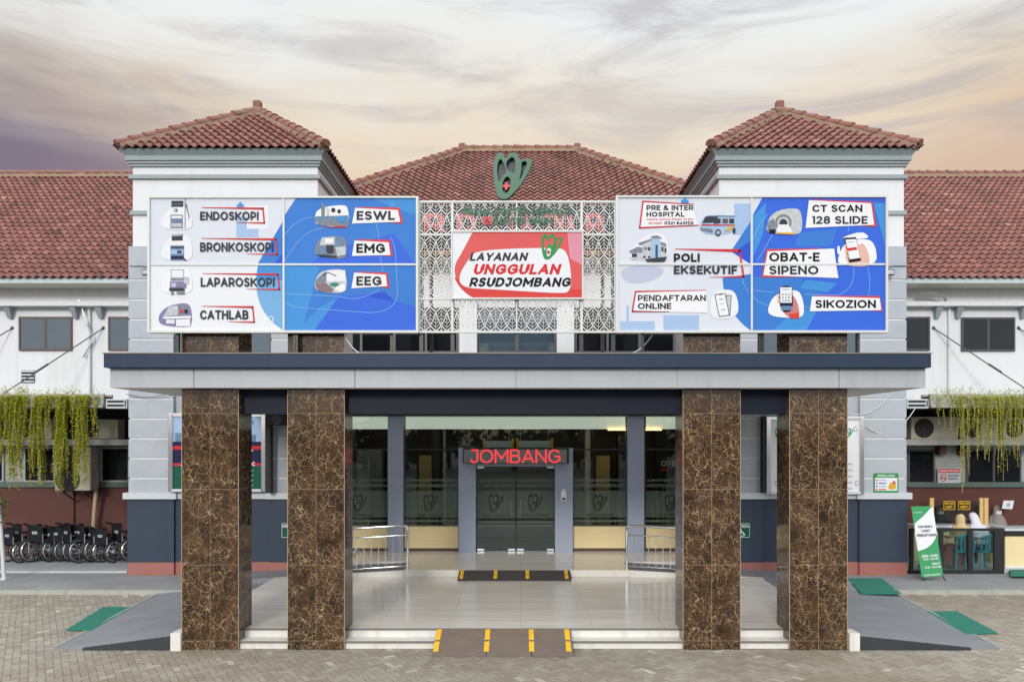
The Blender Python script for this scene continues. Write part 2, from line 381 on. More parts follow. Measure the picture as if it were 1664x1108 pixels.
M_silver = mat('brushed_aluminium', (.66, .67, .68), .35, .06, 8, metal=.9)
M_wframe = mat('white_frame_paint', (.58, .60, .585), .5, .05, 6, stain=(.5, .5, .46), stain_f=.3)
M_lattice = mat('white_lattice_metal', (.70, .70, .675), .5, .05, 6)
M_mud = mat('red_brown_wall', rgb(84, 44, 36), .7, .14, 2.2, .05, 40, stain=rgb(92, 48, 40), stain_f=.4)
M_dgreen = mat('dark_green_sill', rgb(78, 96, 90), .6, .1)
M_offw = mat('off_white_wall', rgb(158, 161, 158), .75, .05, 2, stain=rgb(132, 132, 124), stain_f=.4)
M_conc = mat('weathered_concrete', rgb(165, 166, 160), .85, .12, 4, .2, 30, stain=rgb(110, 112, 100), stain_f=.55, streak=True)
M_beige = mat('beige_laminate', rgb(222, 204, 158), .5, .06, 4)
M_wood = mat('light_wood', rgb(214, 178, 118), .5, .10, 6)
M_dkbrown = mat('dark_brown_panel', rgb(74, 54, 44), .45, .15, 2)
M_cyan = mat('turquoise_plastic', rgb(70, 170, 192), .35, .04, 4)
M_acw = mat('cream_enamel', rgb(166, 162, 144), .45, .05, 4)
M_mortar = mat('lichen_mortar', rgb(150, 128, 110), .9, .4, 9, .3, 30, stain=rgb(128, 110, 92), stain_f=.6)
M_terra = mat('terracotta_cap', rgb(132, 88, 78), .85, .25, 9, .3, 40, stain=rgb(132, 114, 98), stain_f=.75)
M_green = mat('emblem_green', rgb(46, 100, 74), .45, .05, 3)
M_red = mat('sign_red', rgb(205, 62, 62), .45, .03)
M_tiledk = rnd_mat('roof_tile_clay', [(0, rgb(94, 64, 56)), (.2, rgb(122, 80, 72)), (.6, rgb(142, 93, 86)), (.9, rgb(156, 107, 99)), (1, rgb(172, 130, 118))], .8, rgb(84, 66, 54), .5, .25, .8)
M_paver = rnd_mat('grey_brown_paver', [(0, rgb(142, 133, 121)), (.5, rgb(153, 145, 132)), (.97, rgb(163, 156, 144)), (1, rgb(196, 189, 176))], .85, rgb(122, 112, 88), .7, .6, .3)
M_leaf = rnd_mat('vine_leaf', [(0, (.20, .24, .012)), (.5, (.50, .53, .035)), (1, (.66, .65, .08))], .5, None, 0, 0)
M_leafd = rnd_mat('bamboo_leaf', [(0, (.03, .08, .015)), (.6, (.09, .20, .03)), (1, (.20, .32, .06))], .5, None, 0, 0)
for mm in (M_leaf, M_leafd):
    t_ = mm.node_tree; b_ = t_.nodes['Principled BSDF']; b_.inputs['Specular IOR Level'].default_value = .25
    tl = t_.nodes.new('ShaderNodeBsdfTranslucent'); ms = t_.nodes.new('ShaderNodeMixShader'); ms.inputs[0].default_value = .5
    t_.links.new(t_.nodes['Color Ramp'].outputs[0], tl.inputs[0]); t_.links.new(b_.outputs[0], ms.inputs[1]); t_.links.new(tl.outputs[0], ms.inputs[2]); t_.links.new(ms.outputs[0], t_.nodes['Material Output'].inputs[0])
M_stem = mat('vine_stem', rgb(176, 172, 96), .7, .2, 9)

def tile_floor(name, color, tw, td, gap, groutc, rough=.25, var=.06, streakx=False, spec=.5):
    m = bpy.data.materials.new(name); m.use_nodes = True; MATS[name] = m; t = m.node_tree; b = t.nodes['Principled BSDF']
    b.inputs['Specular IOR Level'].default_value = spec
    co = t.nodes.new('ShaderNodeTexCoord')
    br = t.nodes.new('ShaderNodeTexBrick'); t.links.new(co.outputs['Object'], br.inputs['Vector'])
    br.offset = 0.0; br.inputs['Scale'].default_value = 1.0; br.inputs['Brick Width'].default_value = tw; br.inputs['Row Height'].default_value = td
    br.inputs['Mortar Size'].default_value = gap; br.inputs['Mortar Smooth'].default_value = .1
    br.inputs['Color1'].default_value = (*[c * (1 - var) for c in color], 1); br.inputs['Color2'].default_value = (*[c * (1 + var) for c in color], 1); br.inputs['Mortar'].default_value = (*groutc, 1)
    mp = t.nodes.new('ShaderNodeMapping'); t.links.new(co.outputs['Object'], mp.inputs[0]); mp.inputs['Scale'].default_value = (.5, 3.5, 1) if streakx else (1, 1, 1)
    n = t.nodes.new('ShaderNodeTexNoise'); n.inputs['Scale'].default_value = 1.6; n.inputs['Detail'].default_value = 8; n.inputs['Roughness'].default_value = .6; t.links.new(mp.outputs[0], n.inputs['Vector'])
    mx = t.nodes.new('ShaderNodeMix'); mx.data_type = 'RGBA'; mx.blend_type = 'MULTIPLY'; mx.inputs[0].default_value = .7
    r = t.nodes.new('ShaderNodeMapRange'); r.inputs[1].default_value = .3; r.inputs[2].default_value = .7; r.inputs[3].default_value = .84; r.inputs[4].default_value = 1.12
    t.links.new(n.outputs[0], r.inputs[0]); t.links.new(br.outputs['Color'], mx.inputs[6]); t.links.new(r.outputs[0], mx.inputs[7]); t.links.new(mx.outputs[2], b.inputs['Base Color'])
    rr = t.nodes.new('ShaderNodeMapRange'); rr.inputs[3].default_value = rough * .7; rr.inputs[4].default_value = rough * 1.6
    t.links.new(n.outputs[0], rr.inputs[0]); t.links.new(rr.outputs[0], b.inputs['Roughness'])
    return m
M_floor = tile_floor('polished_beige_tile', rgb(234, 228, 218), 1.2, .6, .0025, rgb(170, 164, 154), .15, .03, True, .75)
M_slate = tile_floor('grey_slate_tile', rgb(128, 131, 136), .6, .6, .004, rgb(105, 106, 108), .5, .06, True)
M_walk = tile_floor('walkway_tile', rgb(140, 141, 142), .6, .6, .005, rgb(105, 106, 106), .6, .07, True)
M_pale = tile_floor('pale_grey_tile', rgb(182, 187, 190), .4, .4, .004, rgb(150, 152, 152), .35, .04)
M_riser = mat('white_riser_tile', rgb(214, 212, 206), .4, .05, 3, stain=rgb(170, 166, 156), stain_f=.5, streak=True)
M_nose = mat('dark_step_nosing', rgb(110, 108, 104), .5, .1)
M_cheek = mat('dark_ramp_cheek', rgb(44, 50, 53), .5, .2, 4)
M_rubber = mat('rubber_ramp', rgb(118, 106, 96), .8, .18, 5, .5, 120, stain=rgb(136, 106, 82), stain_f=.5)
M_rubber2 = mat('black_rubber_ramp', rgb(66, 62, 62), .75, .14, 5, .5, 120)
M_yellow = mat('yellow_stripe', rgb(238, 186, 40), .6, .10, 8, stain=rgb(190, 140, 40), stain_f=.4)
M_mat = mat('green_door_mat', rgb(46, 130, 110), .95, .12, 20, .8, 220)

def marble():
    m = bpy.data.materials.new('dark_brown_marble'); m.use_nodes = True; t = m.node_tree; b = t.nodes['Principled BSDF']; L = t.links.new
    N = t.nodes.new
    def math_(op, a, bb=None):
        n = N('ShaderNodeMath'); n.operation = op
        for i, q in enumerate((a, bb)):
            if q is None: continue
            if isinstance(q, (int, float)): n.inputs[i].default_value = q
            else: L(q, n.inputs[i])
        return n.outputs[0]
    uv = N('ShaderNodeUVMap'); sp = N('ShaderNodeSeparateXYZ'); L(uv.outputs[0], sp.inputs[0])
    iu = math_('FLOOR', math_('DIVIDE', sp.outputs[0], .46)); iv = math_('FLOOR', math_('DIVIDE', math_('SUBTRACT', sp.outputs[1], .14), 1.22))
    cb = N('ShaderNodeCombineXYZ'); L(iu, cb.inputs[0]); L(iv, cb.inputs[1])
    wnz = N('ShaderNodeTexWhiteNoise'); wnz.noise_dimensions = '3D'; L(cb.outputs[0], wnz.inputs[0])
    off = N('ShaderNodeVectorMath'); off.operation = 'SCALE'; L(wnz.outputs['Color'], off.inputs[0]); off.inputs['Scale'].default_value = 9
    ad = N('ShaderNodeVectorMath'); ad.operation = 'ADD'; L(uv.outputs[0], ad.inputs[0]); L(off.outputs[0], ad.inputs[1])
    wr = N('ShaderNodeTexNoise'); wr.inputs['Scale'].default_value = 5; wr.inputs['Detail'].default_value = 5; L(ad.outputs[0], wr.inputs['Vector'])
    ws = N('ShaderNodeVectorMath'); ws.operation = 'SCALE'; L(wr.outputs['Color'], ws.inputs[0]); ws.inputs['Scale'].default_value = .26
    ad2 = N('ShaderNodeVectorMath'); ad2.operation = 'ADD'; L(ad.outputs[0], ad2.inputs[0]); L(ws.outputs[0], ad2.inputs[1])
    def vein(sc, w0, w1):
        mp = N('ShaderNodeMapping'); L(ad2.outputs[0], mp.inputs[0]); mp.inputs['Rotation'].default_value = (0, 0, .5); mp.inputs['Scale'].default_value = (1.3, .85, 1)
        v = N('ShaderNodeTexVoronoi'); v.feature = 'DISTANCE_TO_EDGE'; v.inputs['Scale'].default_value = sc; L(mp.outputs[0], v.inputs['Vector'])
        r = N('ShaderNodeMapRange'); r.interpolation_type = 'SMOOTHSTEP'; r.inputs[1].default_value = w0; r.inputs[2].default_value = w1; r.inputs[3].default_value = 1; r.inputs[4].default_value = 0
        L(v.outputs['Distance'], r.inputs[0]); return r.outputs[0]
    nz = N('ShaderNodeTexNoise'); nz.inputs['Scale'].default_value = 4; nz.inputs['Detail'].default_value = 6; L(ad.outputs[0], nz.inputs['Vector'])
    msk = N('ShaderNodeMapRange'); msk.inputs[1].default_value = .30; msk.inputs[2].default_value = .55; L(nz.outputs[0], msk.inputs[0])
    v1 = math_('MULTIPLY', vein(6.0, .001, .024), msk.outputs[0]); v2 = math_('MULTIPLY', vein(19, .004, .06), math_('MULTIPLY', msk.outputs[0], .55)); 
    nf = N('ShaderNodeTexNoise'); nf.inputs['Scale'].default_value = 22; nf.inputs['Detail'].default_value = 5; nf.inputs['Roughness'].default_value = .7; L(ad.outputs[0], nf.inputs['Vector'])
    base = N('ShaderNodeMix'); base.data_type = 'RGBA'; bl = N('ShaderNodeTexNoise'); bl.inputs['Scale'].default_value = 2.6; bl.inputs['Detail'].default_value = 3; L(ad.outputs[0], bl.inputs['Vector']); br_ = N('ShaderNodeMapRange'); br_.inputs[1].default_value = .35; br_.inputs[2].default_value = .65; br_.inputs[3].default_value = .35; br_.inputs[4].default_value = 1.25; L(bl.outputs[0], br_.inputs[0]); L(math_('MULTIPLY', nf.outputs[0], br_.outputs[0]), base.inputs[0]); base.inputs[6].default_value = (*rgb(24, 15, 10), 1); base.inputs[7].default_value = (*rgb(88, 64, 46), 1)
    fac = math_('MINIMUM', math_('ADD', v1, v2), 1.0)
    mx = N('ShaderNodeMix'); mx.data_type = 'RGBA'; L(math_('MULTIPLY', fac, .85), mx.inputs[0]); L(base.outputs[2], mx.inputs[6]); mx.inputs[7].default_value = (*rgb(182, 156, 120), 1)
    def seam(c, per, o, w):
        fr = math_('FRACT', math_('DIVIDE', math_('SUBTRACT', c, o), per)); d = math_('MINIMUM', fr, math_('SUBTRACT', 1.0, fr)); return math_('LESS_THAN', d, w / per)
    sm = math_('MAXIMUM', seam(sp.outputs[0], .46, 0, .0022), seam(sp.outputs[1], 1.22, .14, .0022))
    m2 = N('ShaderNodeMix'); m2.data_type = 'RGBA'; L(math_('MULTIPLY', sm, .6), m2.inputs[0]); L(mx.outputs[2], m2.inputs[6]); m2.inputs[7].default_value = (*rgb(190, 172, 140), 1)
    L(m2.outputs[2], b.inputs['Base Color']); b.inputs['Roughness'].default_value = .10; b.inputs['Specular IOR Level'].default_value = .36
    return m
M_marble = marble()

def clear_glass(name, tint=(.75, .82, .80), ior=1.5, boost=1.0):
    m = bpy.data.materials.new(name); m.use_nodes = True; t = m.node_tree; t.nodes.remove(t.nodes['Principled BSDF'])
    tr = t.nodes.new('ShaderNodeBsdfTransparent'); tr.inputs[0].default_value = (*tint, 1)
    gl = t.nodes.new('ShaderNodeBsdfGlossy'); gl.inputs['Roughness'].default_value = .02; gl.inputs[0].default_value = (.9, .95, .95, 1)
    fr = t.nodes.new('ShaderNodeFresnel'); fr.inputs[0].default_value = ior
    mx = t.nodes.new('ShaderNodeMixShader'); t.links.new(fr.outputs[0], mx.inputs[0]); t.links.new(tr.outputs[0], mx.inputs[1]); t.links.new(gl.outputs[0], mx.inputs[2])
    t.links.new(mx.outputs[0], t.nodes['Material Output'].inputs[0]); return m
M_glass = clear_glass('entrance_glass')
def frosted(name, color, a):
    m = bpy.data.materials.new(name); m.use_nodes = True; t = m.node_tree; b = t.nodes['Principled BSDF']
    b.inputs['Base Color'].default_value = (*color, 1); b.inputs['Roughness'].default_value = .5; b.inputs['Alpha'].default_value = a
    co = t.nodes.new('ShaderNodeTexCoord'); n = t.nodes.new('ShaderNodeTexNoise'); n.inputs['Scale'].default_value = 1.2; t.links.new(co.outputs['Object'], n.inputs['Vector'])
    r = t.nodes.new('ShaderNodeMapRange'); r.inputs[3].default_value = a * .8; r.inputs[4].default_value = a * 1.2; t.links.new(n.outputs[0], r.inputs[0]); t.links.new(r.outputs[0], b.inputs['Alpha'])
    return m
M_frost = frosted('frosted_film', rgb(122, 138, 124), .38)
def tinted(name, col, rough=.05, spec=.7):
    m = mat(name, col, rough, .25, 1.2, spec=spec); return m
M_pane = tinted('tinted_window_pane', rgb(60, 76, 88), .06, .8)
M_paned = tinted('dark_window_pane', rgb(16, 19, 23), .05, .35)
def emit(name, col, st):
    m = bpy.data.materials.new(name); m.use_nodes = True; b = m.node_tree.nodes['Principled BSDF']
    b.inputs['Base Color'].default_value = (*col, 1); b.inputs['Emission Color'].default_value = (*col, 1); b.inputs['Emission Strength'].default_value = st; return m
M_led = emit('red_led', (.92, .05, .06), .68)
M_amber = emit('amber_strip_light', (1.0, .55, .15), 7.0)
def led_panel():
    m = mat('led_matrix_panel', rgb(78, 82, 82), .45, .05)
    t = m.node_tree; b = t.nodes['Principled BSDF']; co = t.nodes.new('ShaderNodeTexCoord')
    v = t.nodes.new('ShaderNodeTexVoronoi'); v.inputs['Scale'].default_value = 50; v.inputs['Randomness'].default_value = 0; t.links.new(co.outputs['Object'], v.inputs['Vector'])
    r = t.nodes.new('ShaderNodeValToRGB'); r.color_ramp.elements[0].position = .2; r.color_ramp.elements[0].color = (*rgb(190, 192, 188), 1); r.color_ramp.elements[1].position = .45; r.color_ramp.elements[1].color = (*rgb(104, 108, 108), 1)
    t.links.new(v.outputs['Distance'], r.inputs[0]); t.links.new(r.outputs[0], b.inputs['Base Color']); return m
M_ledp = led_panel()
def ink(name, *c, rough=.55, var=.03, sc=1.5): return mat('ink_' + name, rgb(*c, .80), rough, var, sc, spec=.15)
I_pale = ink('pale_lavender', 222, 227, 237); I_pale2 = ink('pale_blue_white', 236, 239, 244); I_lblue = ink('light_blue', 168, 196, 230); I_sky = ink('sky_blue', 122, 178, 226)
I_blue = ink('blue', 62, 128, 212, var=.10); I_blue2 = ink('deep_blue', 48, 88, 214, var=.10); I_blue3 = ink('mid_blue', 70, 150, 220, var=.08); I_roy = ink('royal_blue', 60, 108, 222)
I_white = ink('white', 242, 243, 247); I_black = ink('black', 18, 20, 28); I_grey = ink('charcoal', 54, 57, 66); I_redt = ink('red', 212, 50, 54); I_redp = ink('bright_red', 216, 72, 66)
I_crim = ink('soft_red', 222, 96, 96); I_mid = ink('mid_grey', 130, 138, 150, var=.38, sc=26); I_dk = ink('dark_grey', 60, 64, 72, var=.38, sc=26); I_lg = ink('light_grey', 196, 202, 208, var=.38, sc=26); I_skin = ink('skin_pink', 232, 186, 170)
I_purp = ink('purple_grey', 140, 130, 178, var=.38, sc=26); I_teal = ink('teal', 60, 140, 120); I_steelb = ink('steel_blue', 110, 140, 172, var=.38, sc=26); I_orange = ink('orange', 226, 176, 60); I_gn = ink('green', 52, 150, 84); I_gnd = ink('dark_green', 24, 92, 76); I_navy = ink('navy', 34, 34, 78); I_line = ink('thin_line_blue', 132, 186, 238)

# ------------------------------------------------------------------ setting: ground, paving, walkways, platform, ramps
M_ground = mat('dusty_asphalt', (.11, .105, .10), .9, .2, 1.5, .3, 50)
g = MB(); g.box(-600, 600, -400, 900, -.5, -.035, M_ground); struct(g, 'ground')
pv = MB()
L_, W_ = .21, .105
def paving():
    c, s_ = math.cos(math.radians(33)), math.sin(math.radians(33))
    n = 130
    for i in range(-n, n):
        for j in range(-n, n):
            # herringbone lattice of paired pavers
            for o in (0, 1):
                bx = i * W_ + j * W_; by = i * W_ - j * W_ 
                bx += j * (L_ - W_) * 0 ; 
                a0 = (i * W_ + 2 * W_ * j, i * W_ - 2 * W_ * j)
                if o == 0: x0, y0, x1, y1 = a0[0], a0[1], a0[0] + L_, a0[1] + W_
                else: x0, y0, x1, y1 = a0[0], a0[1] + W_, a0[0] + W_, a0[1] + W_ + L_
                mx, my = (x0 + x1) / 2, (y0 + y1) / 2
                wx, wy = mx * c - my * s_, mx * s_ + my * c + 13
                if not (9.6 < wy < 16.55 and abs(wx) < 12.6): continue
                if abs(wx) < 5.3 and wy > 12.5: continue
                gp = .004; r = random.random(); z = random.uniform(-.006, .0) - .0035 * (1 + math.sin(wx * 1.3 + .7) * math.sin(wy * 1.1 + wx * .4))
                pts = [(x0 + gp, y0 + gp), (x1 - gp, y0 + gp), (x1 - gp, y1 - gp), (x0 + gp, y1 - gp)]
                q = [(a * c - b * s_, a * s_ + b * c + 13) for a, b in pts]
                t1, t2 = random.uniform(-.002, .002), random.uniform(-.002, .002)
                top = [(q[k][0], q[k][1], z + (t1 if k in (1, 2) else 0) + (t2 if k > 1 else 0)) for k in range(4)]
                bot = [(a, b, -.03) for a, b in q]
                pv.face(top, M_paver, None, r)
                for k in range(4): pv.face([bot[k], bot[(k + 1) % 4], top[(k + 1) % 4], top[k]], M_paver, None, r * .5)
paving(); struct(pv, 'paving')
M_sand = mat('sandy_joint_bed', rgb(120, 113, 98), .95, .2, 5)
pb = MB(); pb.box(-13, 13, 9.0, 18, -.034, -.019, M_sand); struct(pb, 'paving_bed')

ZP, ZU, ZW = .263, .415, .10
pl = MB()
pl.box(-5.55, 5.40, 12.41, 17.0, 0, ZP - .004, M_riser); pl.box(-5.55, 5.40, 12.41, 17.0, ZP - .004, ZP, M_floor)
pl.box(-5.55, 5.40, 12.385, 12.41, ZP - .028, ZP + .001, M_nose); pl.box(-5.55, 5.40, 12.395, 12.41, 0, ZP - .028, M_riser)
pl.box(-5.55, 5.40, 12.15, 12.395, 0, .092, M_riser); pl.box(-5.55, 5.40, 12.13, 12.395, .092, .122, M_nose)
pl.box(-5.55, 5.40, 12.16, 12.394, .122, .126, M_riser)
struct(pl, 'entrance_platform')
uf = MB()
uf.box(-2.66, 2.48, 17.02, 18.2, ZP, ZU - .02, M_riser); uf.box(-2.66, 2.48, 17.0, 18.2, ZU - .02, ZU, M_floor)
uf.box(-4.9, 4.78, 18.2, 20.0, 0, ZU - .05, M_riser); uf.box(-4.9, 4.78, 18.19, 20.0, ZU - .05, ZU + .001, M_floor)
struct(uf, 'entrance_floor')
for sg, xa, xb in ((-1, -2.66, -7.9), (1, 2.48, 7.8)):
    r_ = MB()
    a = [(xa, 17.06, 0), (xb, 17.06, 0), (xb, 18.17, 0), (xa, 18.17, 0)]
    b = [(xa, 17.06, ZU - .006), (xb, 17.06, ZW + .006), (xb, 18.17, ZW + .006), (xa, 18.17, ZU - .006)]
    if sg > 0: a = a[::-1]; b = b[::-1]
    r_.hexa(a, b, M_slate)
    xe = sg * 5.5; ze_ = ZU + (ZW - ZU) * (xe - xa) / (xb - xa) + .006
    a = [(xa, 17.0, 0), (xe, 17.0, 0), (xe, 17.06, 0), (xa, 17.06, 0)]
    b = [(xa, 17.0, ZU), (xe, 17.0, ze_), (xe, 17.06, ze_), (xa, 17.06, ZU)]
    if sg > 0: a = a[::-1]; b = b[::-1]
    r_.hexa(a, b, M_riser)
    struct(r_, 'side_ramp')
    o_ = MB(); xi = sg * 5.46 if sg > 0 else -5.61
    xo, xo2 = (-7.55, -7.9) if sg < 0 else (7.75, 8.15)
    a = [(xi, 12.12, -.02), (xo, 12.12, -.02), (xo2, 16.4, -.02), (xi, 16.4, -.02)]
    b = [(xi, 12.12, ZP - .03), (xo, 12.12, .004), (xo2, 16.4, .02), (xi, 16.4, ZP - .02)]
    if sg > 0: a = a[::-1]; b = b[::-1]
    o_.hexa(a, b, M_slate)
    a = [(xi, 12.08, -.02), (xo + sg * -.5, 12.08, -.02), (xo + sg * -.5, 12.119, -.02), (xi, 12.119, -.02)]
    b = [(xi, 12.08, ZP - .045), (xo + sg * -.5, 12.08, .03), (xo + sg * -.5, 12.119, .03), (xi, 12.119, ZP - .045)]
    if sg > 0: a = a[::-1]; b = b[::-1]
    o_.hexa(a, b, M_cheek)
    a = [(xo, 12.12, -.02), (xo + sg * .07, 12.12, -.02), (xo2 + sg * .07, 16.4, -.02), (xo2, 16.4, -.02)]
    b = [(xo, 12.12, .012), (xo + sg * .045, 12.12, .008), (xo2 + sg * .045, 16.4, .026), (xo2, 16.4, .028)]
    if sg > 0: a = a[::-1]; b = b[::-1]
    o_.hexa(a, b, M_conc)
    struct(o_, 'outer_ramp')
    blk = MB(); xk = -5.62 if sg < 0 else 5.28
    blk.box(xk, xk + .165, 12.04, 12.36, -.02, ZP + .01, M_riser, bev=.006); struct(blk, 'ramp_kerb')
    w_ = MB(); x0, x1 = (-22, -5.56) if sg < 0 else (5.41, 22)
    w_.box(x0, x1, 16.41, 18.42, -.02, ZW, M_walk); w_.box(x0, x1, 16.36, 16.41, -.02, ZW - .012, M_conc)
    struct(w_, 'walkway')
    f_ = MB(); x0, x1 = (-22, -9.66) if sg < 0 else (9.55, 22)
    f_.box(x0, x1, 18.43, 20.8, -.02, ZW + .045, M_pale); struct(f_, 'terrace_floor')

# ------------------------------------------------------------------ roof tiles
TW, TR = .215, .30
def tiles(mb, O, U, V, W, L, planes=(), m=M_tiledk, jit=.006):
    O, U, V = Vector(O), Vector(U).normalized(), Vector(V).normalized(); N = U.cross(V).normalized()
    if N.z < 0: N = -N
    bm = bmesh.new(); lay = bm.faces.layers.float.new('rnd')
    nc, nr, K = math.ceil(W / TW), math.ceil(L / TR), 6
    prof = [.034 * math.cos(2 * math.pi * (k / K - .3)) for k in range(K + 1)]
    for i in range(nc):
        for j in range(nr):
            rv = min(1, max(0, random.gauss(.55, .18))); dj = random.uniform(-jit, jit); dt = random.uniform(-.004, .004)
            lo, hi = [], []; u0 = i * TW + random.uniform(-.004, .004)
            for k in range(K + 1):
                p = O + U * (u0 + TW * k / K); h = prof[k]
                lo.append(bm.verts.new(p + V * (j * TR - .035 + dj) + N * (h + .058 + dt)))
                hi.append(bm.verts.new(p + V * ((j + 1) * TR) + N * (h + .006)))
            dn = [bm.verts.new(v.co - N * .03 + V * .004) for v in lo]
            for k in range(K):
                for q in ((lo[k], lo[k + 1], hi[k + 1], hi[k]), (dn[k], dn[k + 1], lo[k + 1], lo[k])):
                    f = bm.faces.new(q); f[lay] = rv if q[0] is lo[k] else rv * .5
    for co, no in planes:
        bmesh.ops.bisect_plane(bm, geom=list(bm.verts) + list(bm.edges) + list(bm.faces), plane_co=co, plane_no=no, clear_outer=True)
    bm.verts.index_update()
    base = len(mb.v); mb.v += [v.co[:] for v in bm.verts]
    for f in bm.faces:
        mb.f.append(tuple(base + v.index for v in f.verts)); mb.m.append(m); mb.uv.append(None); mb.r.append(f[lay])
    bm.free()
def caps(mb, a, b, r=.115, seg=.36):
    """half-round ridge tiles bedded in mortar from a (low end) to b"""
    a, b = Vector(a), Vector(b); d = (b - a); L = d.length; d.normalize()
    s_ = d.cross(Vector((0, 0, 1))).normalized(); up = s_.cross(d).normalized(); n = max(1, round(L / seg)); k = 8
    mb.hexa([a - s_ * .135 - up * .10, a + s_ * .135 - up * .10, a + s_ * .125 + up * .02, a - s_ * .125 + up * .02], [b - s_ * .135 - up * .10, b + s_ * .135 - up * .10, b + s_ * .125 + up * .02, b - s_ * .125 + up * .02], M_mortar)
    for i in range(n):
        p0 = a + d * (L * i / n - .03); p1 = a + d * (L * (i + 1) / n); rj = r * random.uniform(.94, 1.06); lat = s_ * random.uniform(-.012, .012); v = []; f = []
        for p, rr, lf in ((p0, rj * 1.12, .03), (p1, rj * .92, .015)):
            for q in range(k + 1):
                t = math.pi * q / k; v.append(p + lat + s_ * math.cos(t) * rr * 1.1 + up * (math.sin(t) * rr + lf))
        for q in range(k): f.append((q, q + 1, k + 2 + q, k + 1 + q))
        f.append(tuple(range(k + 1))[::-1]); f.append(tuple(range(k + 1, 2 * k + 2)))
        mb.raw(v, f, M_terra)
def finial(parent, c, w, h, name='finial'):
    mb = MB(); mb.box(c[0] - w / 2, c[0] + w / 2, c[1] - w / 2, c[1] + w / 2, c[2], c[2] + h, M_terra, bev=w * .22); mb.box(c[0] - w * .6, c[0] + w * .6, c[1] - w * .6, c[1] + w * .6, c[2] - .12, c[2] + .02, M_mortar, bev=.02)
    return mb.build(name, parent)

